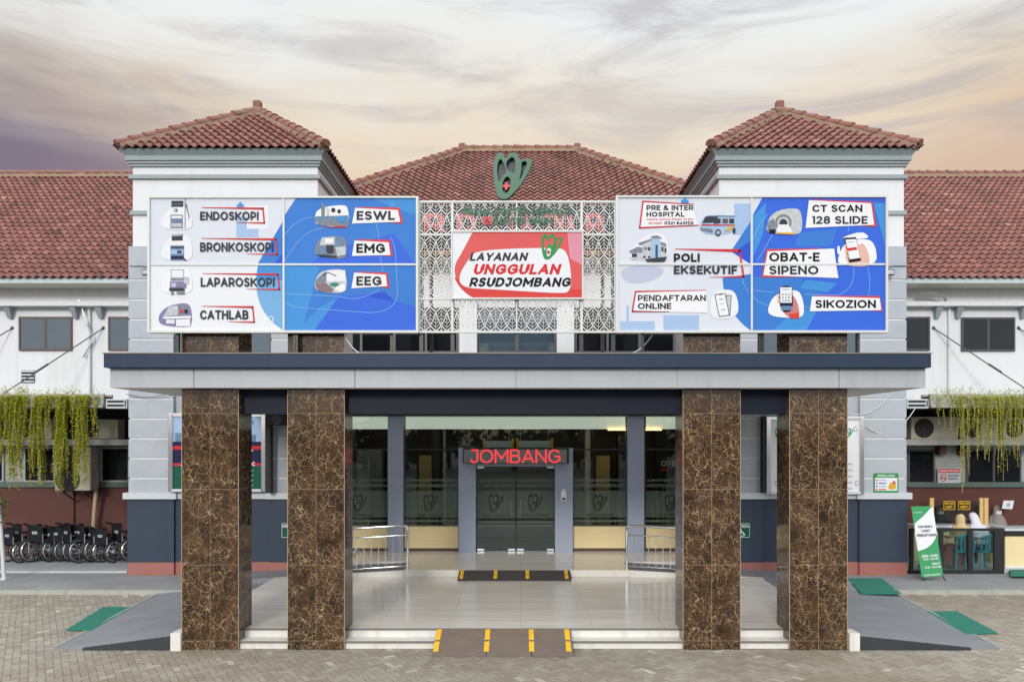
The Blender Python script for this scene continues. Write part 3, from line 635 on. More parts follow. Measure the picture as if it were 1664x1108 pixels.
# ------------------------------------------------------------------ towers
TOW = {-1: -7.16, 1: 7.05}
def tower(sg):
    xc = TOW[sg]; hw = 2.24; yf = 18.2; yb = yf + 2 * hw
    side = 'left' if sg < 0 else 'right'
    t = thing('corner_tower', (xc, yf + hw, 0), 'white corner tower with red pyramid roof, rising behind the ' + ('ENDOSKOPI and CATHLAB board' if sg < 0 else 'CT SCAN and SIKOZION board'), 'tower', 'pair of hip roofed towers beside the entrance')
    mb = MB(); mb.box(xc - hw, xc + hw, yf, yb, 8.03, 10.2, M_white); mb.box(xc - hw + .02, xc + hw - .02, yf + .02, yb - .02, .3, 8.03, M_grey); mb.build('wall', t)
    # plinth, base and cap (pilasters and the recess between them)
    ox0, ox1, ix0, ix1 = xc - hw - .06, xc - hw + 1.02, xc + hw - 1.1, xc + hw + .02
    pn = MB(); bs = MB(); cp = MB(); gv = []
    for x0, x1, pj in ((ox0, ox1, .10), (ix0, ix1, .10), (ox1, ix0, .03)):
        pn.box(x0 - .02 * (pj > .05), x1 + .02 * (pj > .05), yf - pj, yf + 1.0, .415, 1.94, M_plinth)
        bs.box(x0 - .012 * (pj > .05), x1 + .012 * (pj > .05), yf - pj + .012, yf + 1.0, 0, .414, M_pink)
        cp.box(x0 - .10 * (pj > .05), x1 + .10 * (pj > .05), yf - pj - .07, yf + 1.0, 1.941, 2.09, M_cap)
    for mbx, zt in ((pn, (.415, 1.94)), (bs, (0, .414))):
        mbx.box(xc - hw - .03, xc + hw + .02, yf + 1.001, yb, zt[0], zt[1], mbx.m[0])
    cp.box(xc - hw - .1, xc + hw + .1, yf + 1.001, yb, 1.941, 2.09, M_cap)
    pn.build('plinth', t); bs.build('base_course', t); cp.build('plinth_cap', t)
    for x0, x1 in ((ox0, ox1), (ix0, ix1)):
        pm = MB(); zs = [2.09] + [2.44 + .478 * k for k in range(12)]; zs = [z for z in zs if z < 7.4] + [8.03]
        pm.box(x0 + .018, x1 - .018, yf - .062, yf + .95, 2.09, 8.02, M_white)
        for a, b in zip(zs[:-1], zs[1:]):
            pm.box(x0, x1, yf - .085, yf + .96, a + (.022 if a > 2.1 else 0), b - (.022 if b < 8 else 0), M_grey)
        pm.build('pilaster', t)
    # cornices round the tower
    c1 = MB()
    for pj, z0, z1 in ((.13, 10.09, 10.20), (.09, 10.03, 10.09), (.055, 9.97, 10.03)):
        c1.box(xc - hw - pj, xc + hw + pj, yf - pj, yb + pj, z0, z1, M_trim)
    c1.build('cornice', t)
    c2 = MB(); c2.box(xc - hw - .07, xc + hw + .07, yf - .07, yb + .07, 9.67, 9.765, M_trim); c2.build('string_course', t)
    c3 = MB(); c3.box(xc - hw - .05, xc + hw + .05, yf - .05, yb + .05, 8.80, 8.90, M_trim); c3.build('string_course', t)
    # flared eave
    e = MB(); h1, h2 = hw + .13, 2.47; yc = yf + hw
    q0 = [(xc - h1, yc - h1, 10.2), (xc + h1, yc - h1, 10.2), (xc + h1, yc + h1, 10.2), (xc - h1, yc + h1, 10.2)]
    q1 = [(xc - h2, yc - h2, 10.335), (xc + h2, yc - h2, 10.335), (xc + h2, yc + h2, 10.335), (xc - h2, yc + h2, 10.335)]
    e.hexa(q0, q1, M_soff); e.build('eave', t)
    # pyramid roof
    r = MB(); he = 2.50; ze, za = 10.345, 12.23; ap = Vector((xc, yc, za)); sl = math.hypot(he, za - ze)
    r.raw([(xc - 2.44, yc - 2.44, ze - .005), (xc + 2.44, yc - 2.44, ze - .005), (xc + 2.44, yc + 2.44, ze - .005), (xc - 2.44, yc + 2.44, ze - .005), (xc, yc, za - .06)], [(0, 1, 4), (1, 2, 4), (2, 3, 4), (3, 0, 4), (3, 2, 1, 0)], M_black)
    for k in range(4):
        rot = Matrix.Rotation(math.pi / 2 * k, 3, 'Z')
        def R(v): return rot @ Vector(v)
        O = ap + R((-he, -he, ze - za)); U = R((1, 0, 0)); V = R((0, he, za - ze))
        pls = [(ap, R((1, 1, 0))), (ap, R((-1, 1, 0)))]
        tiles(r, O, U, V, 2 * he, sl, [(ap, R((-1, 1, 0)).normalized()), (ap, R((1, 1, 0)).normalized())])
    ro = r.build('roof', t)
    for sx, sy in ((-1, -1), (1, -1), (1, 1), (-1, 1)):
        cm = MB(); caps(cm, (xc + sx * 2.47, yc + sy * 2.47, ze + .06), (xc, yc, za + .06)); cm.build('hip_cap', ro)
    finial(ro, (xc, yc, za + .12), .22, .22)
    # upper windows between the pilasters
    wf = MB(); wf.box(ox1 + .02, ix0 - .02, yf - .02, yf + .03, 4.9, 7.0, M_dkf); w = wf.build('window', t)
    pn2 = MB(); n = 3; ww = (ix0 - ox1 - .04) / n
    for k in range(n): pn2.box(ox1 + .05 + k * ww, ox1 - .01 + (k + 1) * ww, yf - .028, yf - .021, 4.95, 6.95, M_pane)
    pn2.build('pane', w)
    return t
for sg in (-1, 1): tower(sg)

# ------------------------------------------------------------------ wings
def window(parent, px0, px1, py0, py1, Y, fm, gm, lights=2, depth=.05):
    x0, x1, z1, z0 = X(px0, Y), X(px1, Y), Z(py0, Y), Z(py1, Y); fw = .05
    w = MB(); 
    w.box(x0, x1, Y - depth, Y, z1 - fw, z1, fm); w.box(x0, x1, Y - depth, Y, z0, z0 + fw, fm)
    w.box(x0, x0 + fw, Y - depth, Y, z0 + fw, z1 - fw, fm); w.box(x1 - fw, x1, Y - depth, Y, z0 + fw, z1 - fw, fm)
    for k in range(1, lights):
        xm = x0 + (x1 - x0) * k / lights; w.box(xm - fw * .6, xm + fw * .6, Y - depth + .004, Y, z0 + fw, z1 - fw, fm)
    o = w.build('window', parent)
    for k in range(lights):
        g_ = MB(); a = x0 + (x1 - x0) * k / lights; b = x0 + (x1 - x0) * (k + 1) / lights
        g_.box(a + .02, b - .02, Y - depth + .014, Y - .002, z0 + .02, z1 - .02, gm); g_.build('pane', o)
    return o
def wing(sg):
    xi = -9.38 if sg < 0 else 9.27; xo = sg * 20.0; x0, x1 = min(xi, xo), max(xi, xo)
    t = thing('building_wing', ((x0 + x1) / 2, 22, 0), 'long two storey ' + ('wing at the left with wheelchairs under its planted canopy' if sg < 0 else 'wing at the right with the glazed counter under its planted canopy'), 'building', 'side wings of the hospital')
    Yw = 20.5; mb = MB()
    mb.box(x0, x1, Yw, Yw + .3, 4.2, 8.0, M_white); mb.box(x0, x1, Yw + .3, 30, .2, 7.6, M_white); mb.build('upper_wall', t)
    lw = MB(); YL = 20.8 - .004
    lw.box(x0, x1, YL - .06, YL, 2.05, 3.3, M_offw); lw.box(x0, x1, YL - .05, YL, 3.3, 4.19, mat('shade_dark_recess_wall', rgb(52, 50, 46), .85, .2, 3)); lw.box(x0, x1, YL - .07, YL, .1, 2.05, M_mud); lw.build('lower_wall', t)  # dark colour of the top strip stands in for deep recess shade
    sl = MB(); sl.box(x0, x1, YL - .17, YL - .071, 2.06, 2.20, M_dgreen); sl.build('sill_band', t)
    bm_ = MB(); bm_.box(x0, x1, 19.9, YL - .061, 3.22, 3.37, M_offw); bm_.build('shelf_beam', t)
    # eave and roof
    YE, ze, p = 19.72, 7.63, .74; YR = 26.4; zr = ze + p * (YR - YE)
    ev = MB(); ev.box(x0, x1, YE - .02, YE + .03, ze - .16, ze - .02, mat('blue_grey_fascia', rgb(188, 200, 206), .6, .06, 2, stain=rgb(150, 160, 164), stain_f=.5, streak=True)); ev.build('fascia', t)
    sf = MB(); sf.box(x0, x1, YE + .031, Yw - .001, ze - .14, ze - .11, M_cream); sf.build('soffit', t)
    rf = MB(); rf.hexa([(x0, YE, ze - .04), (x1, YE, ze - .04), (x1, YR, zr - .06), (x0, YR, zr - .06)], [(x0, YE, ze), (x1, YE, ze), (x1, YR, zr - .02), (x0, YR, zr - .02)], M_black)
    rf.hexa([(x0, YR, zr - .06), (x1, YR, zr - .06), (x1, YR + 6, zr - 4.5), (x0, YR + 6, zr - 4.5)], [(x0, YR, zr - .02), (x1, YR, zr - .02), (x1, YR + 6, zr - 4.46), (x0, YR + 6, zr - 4.46)], M_terra)
    sll = math.hypot(YR - YE, zr - ze)
    tiles(rf, (x0, YE - .06, ze - .03), (1, 0, 0), (0, 1, p), x1 - x0, sll + .05, [(Vector((x1, 0, 0)), Vector((1, 0, 0)))])
    ro = rf.build('roof', t); cm = MB(); caps(cm, (x0, YR, zr + .08), (x1, YR, zr + .08), .12, .34); cm.build('ridge_cap', ro)
    # window ledge with brackets
    ld = MB(); ld.box(x0, x1, Yw - .30, Yw - .001, Z(500, Yw), Z(493, Yw), M_white); ld.build('window_ledge', t)
    for px in ((19, 125, 166) if sg < 0 else (1520, 1554, 1659)):
        b = MB(); xm = X(px, Yw); zt = Z(500.5, Yw); zb = Z(518, Yw)
        b.raw([(xm - .09, Yw - .25, zt), (xm - .09, Yw - .001, zt), (xm - .05, Yw - .001, zb), (xm - .05, Yw - .09, zb), (xm + .09, Yw - .25, zt), (xm + .09, Yw - .001, zt), (xm + .05, Yw - .001, zb), (xm + .05, Yw - .09, zb)],
              [(0, 1, 2, 3), (7, 6, 5, 4), (0, 4, 5, 1), (3, 2, 6, 7), (0, 3, 7, 4), (1, 5, 6, 2)], M_trim); b.build('bracket', t)
    if sg < 0:
        window(t, 32, 118, 515, 570, Yw, M_brownf, M_pane); window(t, 177, 214, 515, 570, Yw, M_brownf, M_pane, 1)
        window(t, -110, -24, 515, 570, Yw, M_brownf, M_pane)
    else:
        window(t, 1462, 1510, 515, 570, Yw, M_dkf, M_paned, 1); window(t, 1561, 1648, 516, 571, Yw, M_dkf, M_paned)
    # planted canopy: slab, trough
    YT = 18.6; xa, xb = (x0, X(168, YT)) if sg < 0 else (X(1512, YT), x1)
    sb = MB(); sb.box(x0 if sg < 0 else x0 + .0, x1, YT + .45, Yw - .001, 4.20, 4.36, M_conc); sb.build('canopy_slab', t)
    tr = MB(); tr.box(xa, xb, YT, YT + .449, 4.17, 4.30, M_conc); tr.box(xa, xb, YT, YT + .07, 4.30, 4.50, M_conc); tr.box(xa, xb, YT + .38, YT + .449, 4.30, 4.50, M_conc); tr.box(xa, xb, YT + .07, YT + .38, 4.30, 4.44, mat('dark_soil', (.03, .022, .015), .95))
    tr.box(xa, xb, YT - .05, YT - .001, 4.16, 4.23, M_conc); tr.build('planter_trough', t)
    # stay rods
    for px in ((168, 20) if sg < 0 else (1517, 1655)):
        s_ = MB(); xw = X(px, Yw); xe = xw + sg * 1.62
        s_.tube([(xw, Yw, Z(533, Yw)), (xe, 18.75, 4.45)], .016, M_dkf, 6); s_.tube([(xw + sg * .9, Yw - .97, Z(533, Yw) - 1.08), (xw + sg * 1.1, Yw - 1.19, Z(533, Yw) - 1.32)], .03, M_dkf, 6); s_.disc((xw, Yw - .004, Z(533, Yw)), (0, -1, 0), .05, M_dkf); s_.build('stay_rod', t)
    # drain pipe on the upper wall
    dp = MB(); px = 147 if sg < 0 else 1541; xm = X(px, Yw); dp.tube([(xm, Yw - .05, 7.1), (xm, Yw - .05, 4.4)], .04, M_white, 8)
    if sg < 0: dp.tube([(xm - .25, Yw - .1, 7.15), (xm, Yw - .16, 6.5), (xm + .12, Yw - .1, 6.1), (xm - .15, Yw - .08, 5.6)], .022, M_silver, 6)
    else: dp.tube([(xm - 1.0, Yw - .35, 7.28), (xm - .6, Yw - .38, 7.3), (xm - .3, Yw - .35, 7.22), (xm - .1, Yw - .06, 7.1)], .04, M_silver, 6)
    dp.build('drain_pipe', t, smooth=True, auto=40)
    if sg < 0:
        v = MB(); xm, zm = X(46, Yw), Z(612, Yw); v.box(xm - .18, xm + .18, Yw - .02, Yw - .001, zm - .17, zm + .17, M_black)
        for k in range(4): v.box(xm - .18, xm + .18, Yw - .045, Yw - .021, zm - .15 + k * .09, zm - .11 + k * .09, M_cap)
        v.build('wall_vent', t)
    # lower windows
    if sg < 0:
        window(t, 165, 212, 726, 783, YL - .061, M_offw, M_paned, 1); window(t, 40, 92, 726, 783, YL - .061, M_offw, M_paned, 2); window(t, -75, 8, 726, 783, YL - .061, M_offw, M_paned, 2)
        dp = MB(); xm = X(123, YL); dp.tube([(xm, YL - .1, 2.1), (xm, YL - .1, .2)], .03, M_dkbrown, 6); dp.build('drain_pipe', t)
    else:
        window(t, 1474, 1518, 730, 787, YL - .061, M_dkf, M_paned, 1); window(t, 1569, 1658, 730, 787, YL - .061, M_dkf, M_paned, 2)
        for px in (1526, 1561):
            b = MB(); xm = X(px, YL - .1); b.box(xm - .09, xm + .09, YL - .3, YL - .062, 2.95, 3.22, M_dkbrown); b.build('beam_bracket', t)
    return t
for sg in (-1, 1): wing(sg)

# ------------------------------------------------------------------ central block
mbk = thing('main_building', (-.1, 20, 0), 'central hospital block with hipped red roof and glazed entrance between the two towers', 'building')
yw = 19.2
w = MB(); w.box(-4.9, 4.78, yw, yw + .3, 4.25, 7.85, M_white); w.box(-8.2, 8.0, 22.7, 30, .2, 8.0, M_white); w.build('upper_wall', mbk)
sf = MB(); sf.box(-4.9, 4.78, 18.45, yw - .001, 7.83, 7.87, M_cream); sf.build('soffit', mbk)
YE, ze, p = 18.35, 8.02, .737; YR, zr = 25.0, 8.02 + .737 * 6.65
dd = YR - YE; xL, xR = X(751, YR), X(938, YR)
rf = MB()
A, B, C_, D_ = (xL - dd, YE, ze), (xR + dd, YE, ze), (xR, YR, zr), (xL, YR, zr)
A2, B2 = (xL - dd, YR + dd, ze), (xR + dd, YR + dd, ze)
lowr = lambda p_: (p_[0], p_[1], p_[2] - .05)
rf.raw([lowr(q) for q in (A, B, C_, D_, A2, B2)], [(0, 1, 2, 3), (0, 3, 4), (1, 5, 2), (3, 2, 5, 4)], M_black)
sll = math.hypot(dd, zr - ze)
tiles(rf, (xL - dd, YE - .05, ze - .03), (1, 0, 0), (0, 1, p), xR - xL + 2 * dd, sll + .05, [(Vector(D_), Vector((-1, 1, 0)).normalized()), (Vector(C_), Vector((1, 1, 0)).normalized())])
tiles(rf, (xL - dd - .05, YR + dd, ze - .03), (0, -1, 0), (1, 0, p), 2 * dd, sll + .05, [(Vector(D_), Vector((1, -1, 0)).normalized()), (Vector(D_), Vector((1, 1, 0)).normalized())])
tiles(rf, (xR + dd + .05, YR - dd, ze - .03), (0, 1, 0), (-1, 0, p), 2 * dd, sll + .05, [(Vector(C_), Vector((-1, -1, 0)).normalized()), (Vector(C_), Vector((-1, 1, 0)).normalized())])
ro = rf.build('roof', mbk)
for a, b in (((xL - dd, YE, ze + .06), (xL, YR, zr + .06)), ((xR + dd, YE, ze + .06), (xR, YR, zr + .06))):
    cm = MB(); caps(cm, a, b, .12, .34); cm.build('hip_cap', ro)
cm = MB(); caps(cm, (xL, YR, zr + .08), (xR, YR, zr + .08), .12, .34); cm.build('ridge_cap', ro)
for x_ in (xL, xR): finial(ro, (x_, YR, zr + .12), .22, .16)
fs = MB(); fs.box(-4.88, 4.76, YE - .03, YE + .02, ze - .15, ze - .03, mat('rust_brown_fascia', rgb(150, 112, 90), .7, .12)); fs.build('fascia', mbk)
# upper floor windows and white piers just over the canopy
for a, b, gm, n in ((535, 640, M_paned, 2), (640, 745, M_paned, 2), (776, 904, M_pane, 2), (934, 1040, M_paned, 2), (1040, 1150, M_paned, 2)):
    window(mbk, a, b, 500, 574, yw, M_dkf, gm, n)
for a, b in ((747, 775), (905, 933)):
    q = MB(); Yq = yw - .25; q.box(X(a, Yq), X(b, Yq), Yq, yw - .001, 4.74, Z(487, Yq), M_white, bev=.01); q.build('pier', mbk)
# entrance front
YD = 19.9; zt = Z(677, YD)
hd = MB(); hd.box(-4.9, 4.78, YD - .1, YD + .1, zt, 4.24, M_navy2); hd.box(-4.9, 4.78, YD - .11, YD - .101, zt, zt + .03, M_cap); hd.build('entrance_header', mbk)
for a, b in ((630, 655), (1020, 1047)):
    q = MB(); q.box(X(a, YD - .2), X(b, YD - .2), YD - .2, YD + .3, ZU, zt, M_pillar, bev=.008); q.build('entrance_pillar', mbk)
for a, b in ((745, 773), (902, 931)):
    q = MB(); q.box(X(a, YD - .25), X(b, YD - .25), YD - .25, YD + .2, ZU, Z(728, YD - .25), M_pillar, bev=.006); q.build('door_post', mbk)
q = MB(); q.box(X(773.5, YD), X(901.5, YD), YD - .2, YD + .15, Z(757, YD), Z(729, YD), M_pillar); q.build('door_header', mbk)
LOGO_OUT = [(350,100),(410,115),(440,180),(465,215),(510,150),(560,105),(640,98),(690,170),(735,262),(790,222),(860,212),(930,215),(938,260),(920,340),(850,500),(740,680),(600,840),(500,935),(420,948),(350,935),(300,860),(262,700),(240,520),(235,350),(260,200),(300,125)]
LOGO_H = [[(360,205),(410,270),(450,370),(470,470),(400,540),(350,640),(325,600),(300,450),(312,300)], [(575,170),(620,220),(642,330),(632,430),(610,490),(560,455),(500,440),(470,350),(470,270)], [(800,255),(845,270),(840,340),(790,450),(730,580),(700,610),(728,500),(745,400),(742,280)]]
def logo_loops(cx, cy, hpx):
    k = hpx / 850.0
    f = lambda pts: [((a - 585) * k + cx, (b - 522) * k + cy) for a, b in pts]
    return [chaikin(f(LOGO_OUT), 2)] + [chaikin(f(h), 2) for h in LOGO_H] + [f(ell(475, 690, 74, 152, 20, .14))]
def logo(mb, cx, cy, hpx, Y, m, cross=None, thick=0.0):
    loops = [[P(a, b, Y) for a, b in lp] for lp in logo_loops(cx, cy, hpx)]
    vs, fs = shape2d([[(q[0], q[2]) for q in lp] for lp in loops], thick)
    mb.raw([(a, Y + b, c) for a, b, c in vs], fs, m)
    if cross:
        k = hpx / 850.0; ax, ay = cx + (468 - 585) * k, cy + (700 - 522) * k; L1, L2 = 66 * k, 22 * k
        d = thick / 2
        for (w1, h1) in ((L1, L2), (L2, L1)):
            e = .0015 if w1 < h1 else 0
            mb.box(X(ax - w1, Y), X(ax + w1, Y), Y - d - .002 - e, Y + d - e, Z(ay + h1, Y), Z(ay - h1, Y), cross)
I_sticker = mat('dark_vinyl_sticker', (.012, .018, .016), .5, .05)
def glazing(px0, px1, py0, py1, film=True, lx=None):
    x0, x1 = X(px0, YD), X(px1, YD); z0, z1 = Z(py1, YD), Z(py0, YD)
    g_ = MB(); g_.box(x0, x1, YD - .006, YD + .006, z0, z1, M_glass); o = g_.build('glass_panel', mbk)
    if film:
        f_ = MB(); y = YD - .010
        for a, b in ((778, 782), (786, 791), (797, 840), (844, 848), (852, 854.5)): f_.face([(x0 + .02, y, Z(b, YD)), (x1 - .02, y, Z(b, YD)), (x1 - .02, y, Z(a, YD)), (x0 + .02, y, Z(a, YD))], M_frost)
        f_.build('frosted_film', o)
        if lx:
            l_ = MB(); logo(l_, lx, 817, 29, YD - .013, I_sticker); l_.text('RSUD JOMBANG', lx - 22, lx + 22, 834, 839, YD - .013, I_sticker); l_.build('lettering', o)
    return o
glazing(540, 630, 677, 853, True, 585); glazing(655, 745, 677, 853, True, 700); glazing(931, 1020, 677, 853, True, 975); glazing(1047, 1140, 677, 853, True, 1092)
glazing(745, 931, 677, 728, False)
mu = MB()
for a, b in ((540, 630), (655, 745), (931, 1020), (1047, 1140)):
    mu.box(X(a, YD), X(b, YD), YD - .03, YD + .03, Z(731, YD), Z(728.5, YD), M_dark); mu.box(X(a, YD), X(b, YD), YD - .03, YD + .03, Z(854.5, YD), Z(853, YD), M_dark)
for px in (656, 1018.5, 1048): mu.box(X(px - 1.2, YD), X(px + 1.2, YD), YD - .04, YD + .04, ZU, zt, M_dark)
mu.build('glazing_bar', mbk)
for a, b in ((540, 630), (657.5, 744.5), (931.5, 1017), (1049.5, 1140)):
    pn = MB(); pn.box(X(a, YD), X(b, YD), YD - .02, YD + .10, Z(890, YD), Z(854.6, YD), M_beige); pn.box(X(a, YD), X(b, YD), YD - .015, YD + .09, ZU, Z(890, YD), M_dkbrown)
    for k in range(1, 6):
        zq = Z(890, YD) + (Z(854.6, YD) - Z(890, YD)) * k / 6; pn.box(X(a, YD), X(b, YD), YD - .0235, YD - .0205, zq - .002, zq + .002, M_wood)
    pn.build('spandrel_panel', mbk)
for a, b, hs, lx in ((774.5, 838, 1, 806), (839, 901, -1, 870)):
    d = MB(); x0, x1 = X(a, YD), X(b, YD); z0, z1 = ZU + .015, Z(757.5, YD); d.box(x0, x1, YD - .006, YD + .006, z0, z1, M_glass); o = d.build('door', mbk)
    f_ = MB(); y = YD - .010
    for p0, p1 in ((778, 783), (786, 791), (797, 841), (846, 850), (853, 855)): f_.face([(x0 + .01, y, Z(p1, YD)), (x1 - .01, y, Z(p1, YD)), (x1 - .01, y, Z(p0, YD)), (x0 + .01, y, Z(p0, YD))], M_frost)
    f_.build('frosted_film', o)
    l_ = MB(); logo(l_, lx, 817, 30, YD - .013, I_sticker); l_.text('RSUD JOMBANG', lx - 23, lx + 23, 834, 839.5, YD - .013, I_sticker); l_.build('lettering', o)
    hx = x1 - .11 if hs > 0 else x0 + .11
    h_ = MB(); h_.tube([(hx, YD - .012, Z(836, YD)), (hx, YD - .07, Z(836, YD)), (hx, YD - .07, Z(811, YD)), (hx, YD - .012, Z(811, YD))], .014, M_steel, 8); h_.build('handle', o, smooth=True, auto=50)
    pt = MB()
    for xx in (x0 + .02, x1 - .2): pt.box(xx, xx + .18, YD - .014, YD + .014, z0, z0 + .05, M_steel)
    xx = x1 - .2 if hs < 0 else x0 + .02
    pt.box(xx, xx + .18, YD - .014, YD + .014, z1 - .05, z1, M_steel); pt.build('patch_fitting', o)
# lobby behind the glass
lb = MB(); lb.box(-7.9, 7.8, 22.6, 22.66, ZU, 4.2, M_dkbrown); lb.box(-4.9, 4.78, YD + .11, 30, 4.06, 4.12, M_cream); lb.build('lobby_shell', mbk)
lbf = MB(); lbf.box(-4.9, 4.78, 20.001, 22.6, 0, ZU, mat('lobby_floor_tile', rgb(120, 112, 104), .25, .1)); lbf.build('lobby_floor', mbk)
for px, wd, zz_, m_ in ((691, 20, 2.9, M_wood), (708, 12, 4.05, M_dkbrown), (980, 22, 2.9, M_wood), (955, 8, 4.05, M_cream), (722, 3, 4.05, M_cap), (1010, 14, 4.05, M_black), (600, 40, 3.1, mat('taupe_panel', rgb(176, 168, 160), .6, .1)), (1080, 30, 4.05, M_black)):
    q = MB(); Yq = 21.6; xm = X(px, Yq); q.box(xm - wd / 2 * Yq / F, xm + wd / 2 * Yq / F, Yq, Yq + .3, ZU, zz_, m_); q.build('lobby_column', mbk)
q = MB(); q.box(X(610, 21), X(1085, 21), 21.2, 21.28, 3.72, 4.05, M_cream); q.build('lobby_bulkhead', mbk)
M_ceilglow = emit('ceiling_glow', (.86, .84, .72), .62)
q = MB(); q.box(-4.8, 4.7, 20.35, 20.40, Z(697, 20.35), 4.05, M_ceilglow); q.build('ceiling_glow_strip', mbk)  # added glowing strip, stands in for a bright ceiling and lifts the lobby
q = MB(); Yq = 20.3; q.box(X(988, Yq), X(1075, Yq), Yq, Yq + .03, Z(699, Yq), Z(697, Yq), M_amber); q.build('strip_light', mbk)
for a, b in ((787, 832), (841, 896)):
    t = thing('hanging_sign', (X((a + b) / 2, 20.9), 20.9, 3.2), 'white yellow ended panel hung inside above the ' + ('left' if a < 800 else 'right') + ' door leaf', 'sign', 'white panels hung inside the lobby')
    q = MB(); q.box(X(a, 20.9), X(b, 20.9), 20.88, 20.92, Z(727, 20.9), Z(716, 20.9), I_white); q.build('panel', t)
    for e in (a - 2, b - 1):
        q = MB(); q.box(X(e, 20.9), X(e + 4, 20.9), 20.86, 20.94, Z(728, 20.9), Z(712, 20.9), M_yellow); q.build('end_cap', t)
    q = MB()
    for e in (a + 5, b - 5): q.tube([(X(e, 20.9), 20.9, Z(716, 20.9)), (X(e, 20.9), 20.9, 4.07)], .006, M_silver, 5)
    q.build('hanger', t)
t = thing('information_screen', (X(1088, 20.9), 20.9, Z(775, 20.9)), 'dark screen with white letters and a red label behind the far right glass panel', 'screen')
Yq = 20.9; q = MB(); q.box(X(1068, Yq), X(1112, Yq), Yq, Yq + .06, Z(776, Yq), Z(740, Yq), M_black); q.build('panel', t)
q = MB(); q.text('OPER', 1074, 1106, 748, 757.5, Yq - .004, I_white, .03); q.poly([(1074, 761), (1088, 761), (1088, 766), (1074, 766)], Yq - .003, I_redt); q.build('lettering', t)
# planting behind the glass
def sprigs(mb, x, y, z, n, hh, m):
    for _ in range(n):
        bx, by = x + random.gauss(0, .12), y + random.uniform(-.08, .08); top = hh * random.uniform(.5, 1.1); lx, ly = random.gauss(0, .16), random.uniform(-.05, .2)
        pts = [(bx + lx * t * t, by + ly * t * t, z + top * t) for t in (0, .35, .7, 1)]; mb.tube(pts, .006, M_stem, 4, False)
        for k in range(16):
            t = random.uniform(.25, 1); c = Vector((bx + lx * t * t, by + ly * t * t, z + top * t)); a = random.uniform(0, 6.28); l = random.uniform(.07, .15); d = Vector((math.cos(a), math.sin(a) * .7, random.uniform(-.4, .5))).normalized(); s_ = d.cross(Vector((0, 0, 1))).normalized() * .016
            mb.face([c, c + d * l * .5 + s_, c + d * l, c + d * l * .5 - s_], m, None, random.random())
for i, (px, n) in enumerate(((600, 14), (682, 10), (728, 7), (970, 14), (1008, 8), (1078, 12))):
    mb = MB(); Yq = 20.3; sprigs(mb, X(px, Yq), Yq, ZU + .3, n, 1.5, M_leafd); mb.box(X(px, Yq) - .28, X(px, Yq) + .28, Yq - .12, Yq + .12, ZU, ZU + .32, M_dkbrown)
    lab = ['leafy bamboo plant behind the far left glass panel', 'leafy green plant behind the glass left of the doors, nearer the blue pillar', 'small green plant behind the glass close to the left door post', 'tall leafy plant behind the glass right of the doors', 'small green plant behind the glass beside the right blue pillar', 'leafy plant behind the far right glass panel'][i]
    solo(mb, 'potted_plant', lab, 'plant', 'plants behind the entrance glass')

# ------------------------------------------------------------------ portico: columns, canopy
po = thing('portico', (-.1, 12.5, 0), 'wide flat entrance canopy on four brown marble columns with a navy top edge', 'canopy')
def column(px0, px1):
    Y0, Y1 = 12.10, 12.70; x0, x1 = X(px0, Y0), X(px1, Y0); mb = MB(); k = px0 * .37
    for z0, z1 in ((-.02, 4.195), (4.735, 6.9)):
        def q(pts, u0, u1): mb.face(pts, M_marble, [(u0 + 46 * int(k), z0), (u1 + 46 * int(k), z0), (u1 + 46 * int(k), z1), (u0 + 46 * int(k), z1)])
        w_ = x1 - x0
        q([(x0, Y0, z0), (x1, Y0, z0), (x1, Y0, z1), (x0, Y0, z1)], 0, .92)
        q([(x1, Y0, z0), (x1, Y1, z0), (x1, Y1, z1), (x1, Y0, z1)], 1.38, 1.83)
        q([(x1, Y1, z0), (x0, Y1, z0), (x0, Y1, z1), (x1, Y1, z1)], 2.3, 3.22)
        q([(x0, Y1, z0), (x0, Y0, z0), (x0, Y0, z1), (x0, Y1, z1)], 3.68, 4.13)
        mb.face([(x0, Y0, z1), (x1, Y0, z1), (x1, Y1, z1), (x0, Y1, z1)], M_marble, [(0, 0), (.4, 0), (.4, .4), (0, .4)])
    o = mb.build('column', po)
    tr = MB()
    for xx in (x0, x1): tr.box(xx - .004, xx + .004, Y0 - .004, Y0 + .004, -.02, 4.19, mat('pale_edge_trim', rgb(170, 152, 124), .35, .1))
    tr.build('edge_trim', o)
    return x0, x1
cx = [column(a, b) for a, b in ((295.5, 387.5), (467.5, 559.5), (1110, 1203), (1283, 1377))]
ca = MB(); ca.box(-6.46, 6.37, 11.86, 18.09, 4.20, 4.50, mat('canopy_soffit', rgb(222, 222, 216), .6, .04)); ca.build('canopy_slab', po)
fp = MB(); xs = [-6.47] + [X(px, 11.84) for px in (315.5, 577, 838.5, 1100, 1363)] + [6.38]
for a, b in zip(xs[:-1], xs[1:]): fp.box(a + .006, b - .006, 11.83, 11.858, 4.195, 4.50, M_fascia)
fp.box(-6.474, -6.461, 11.84, 18.0, 4.198, 4.50, M_fascia); fp.box(6.371, 6.384, 11.84, 18.0, 4.198, 4.50, M_fascia)
fp.build('fascia_panel', po)
tp = MB(); tp.box(-6.50, 6.40, 11.70, 18.09, 4.502, 4.715, M_navy, bev=.006); tp.box(-6.51, 6.41, 11.69, 18.09, 4.717, 4.735, mat('parapet_capping', rgb(120, 112, 104), .5, .08))
tp.build('parapet_band', po)
bm_ = MB()
for a, b in ((cx[0][1], cx[1][0]), (cx[1][1], cx[2][0]), (cx[2][1], cx[3][0])): bm_.box(a - .02, b + .02, 12.26, 12.6, 3.80, 4.199, M_navy2)
for xx in (cx[0][0] + .1, cx[3][1] - .45): pass
bm_.build('beam', po)

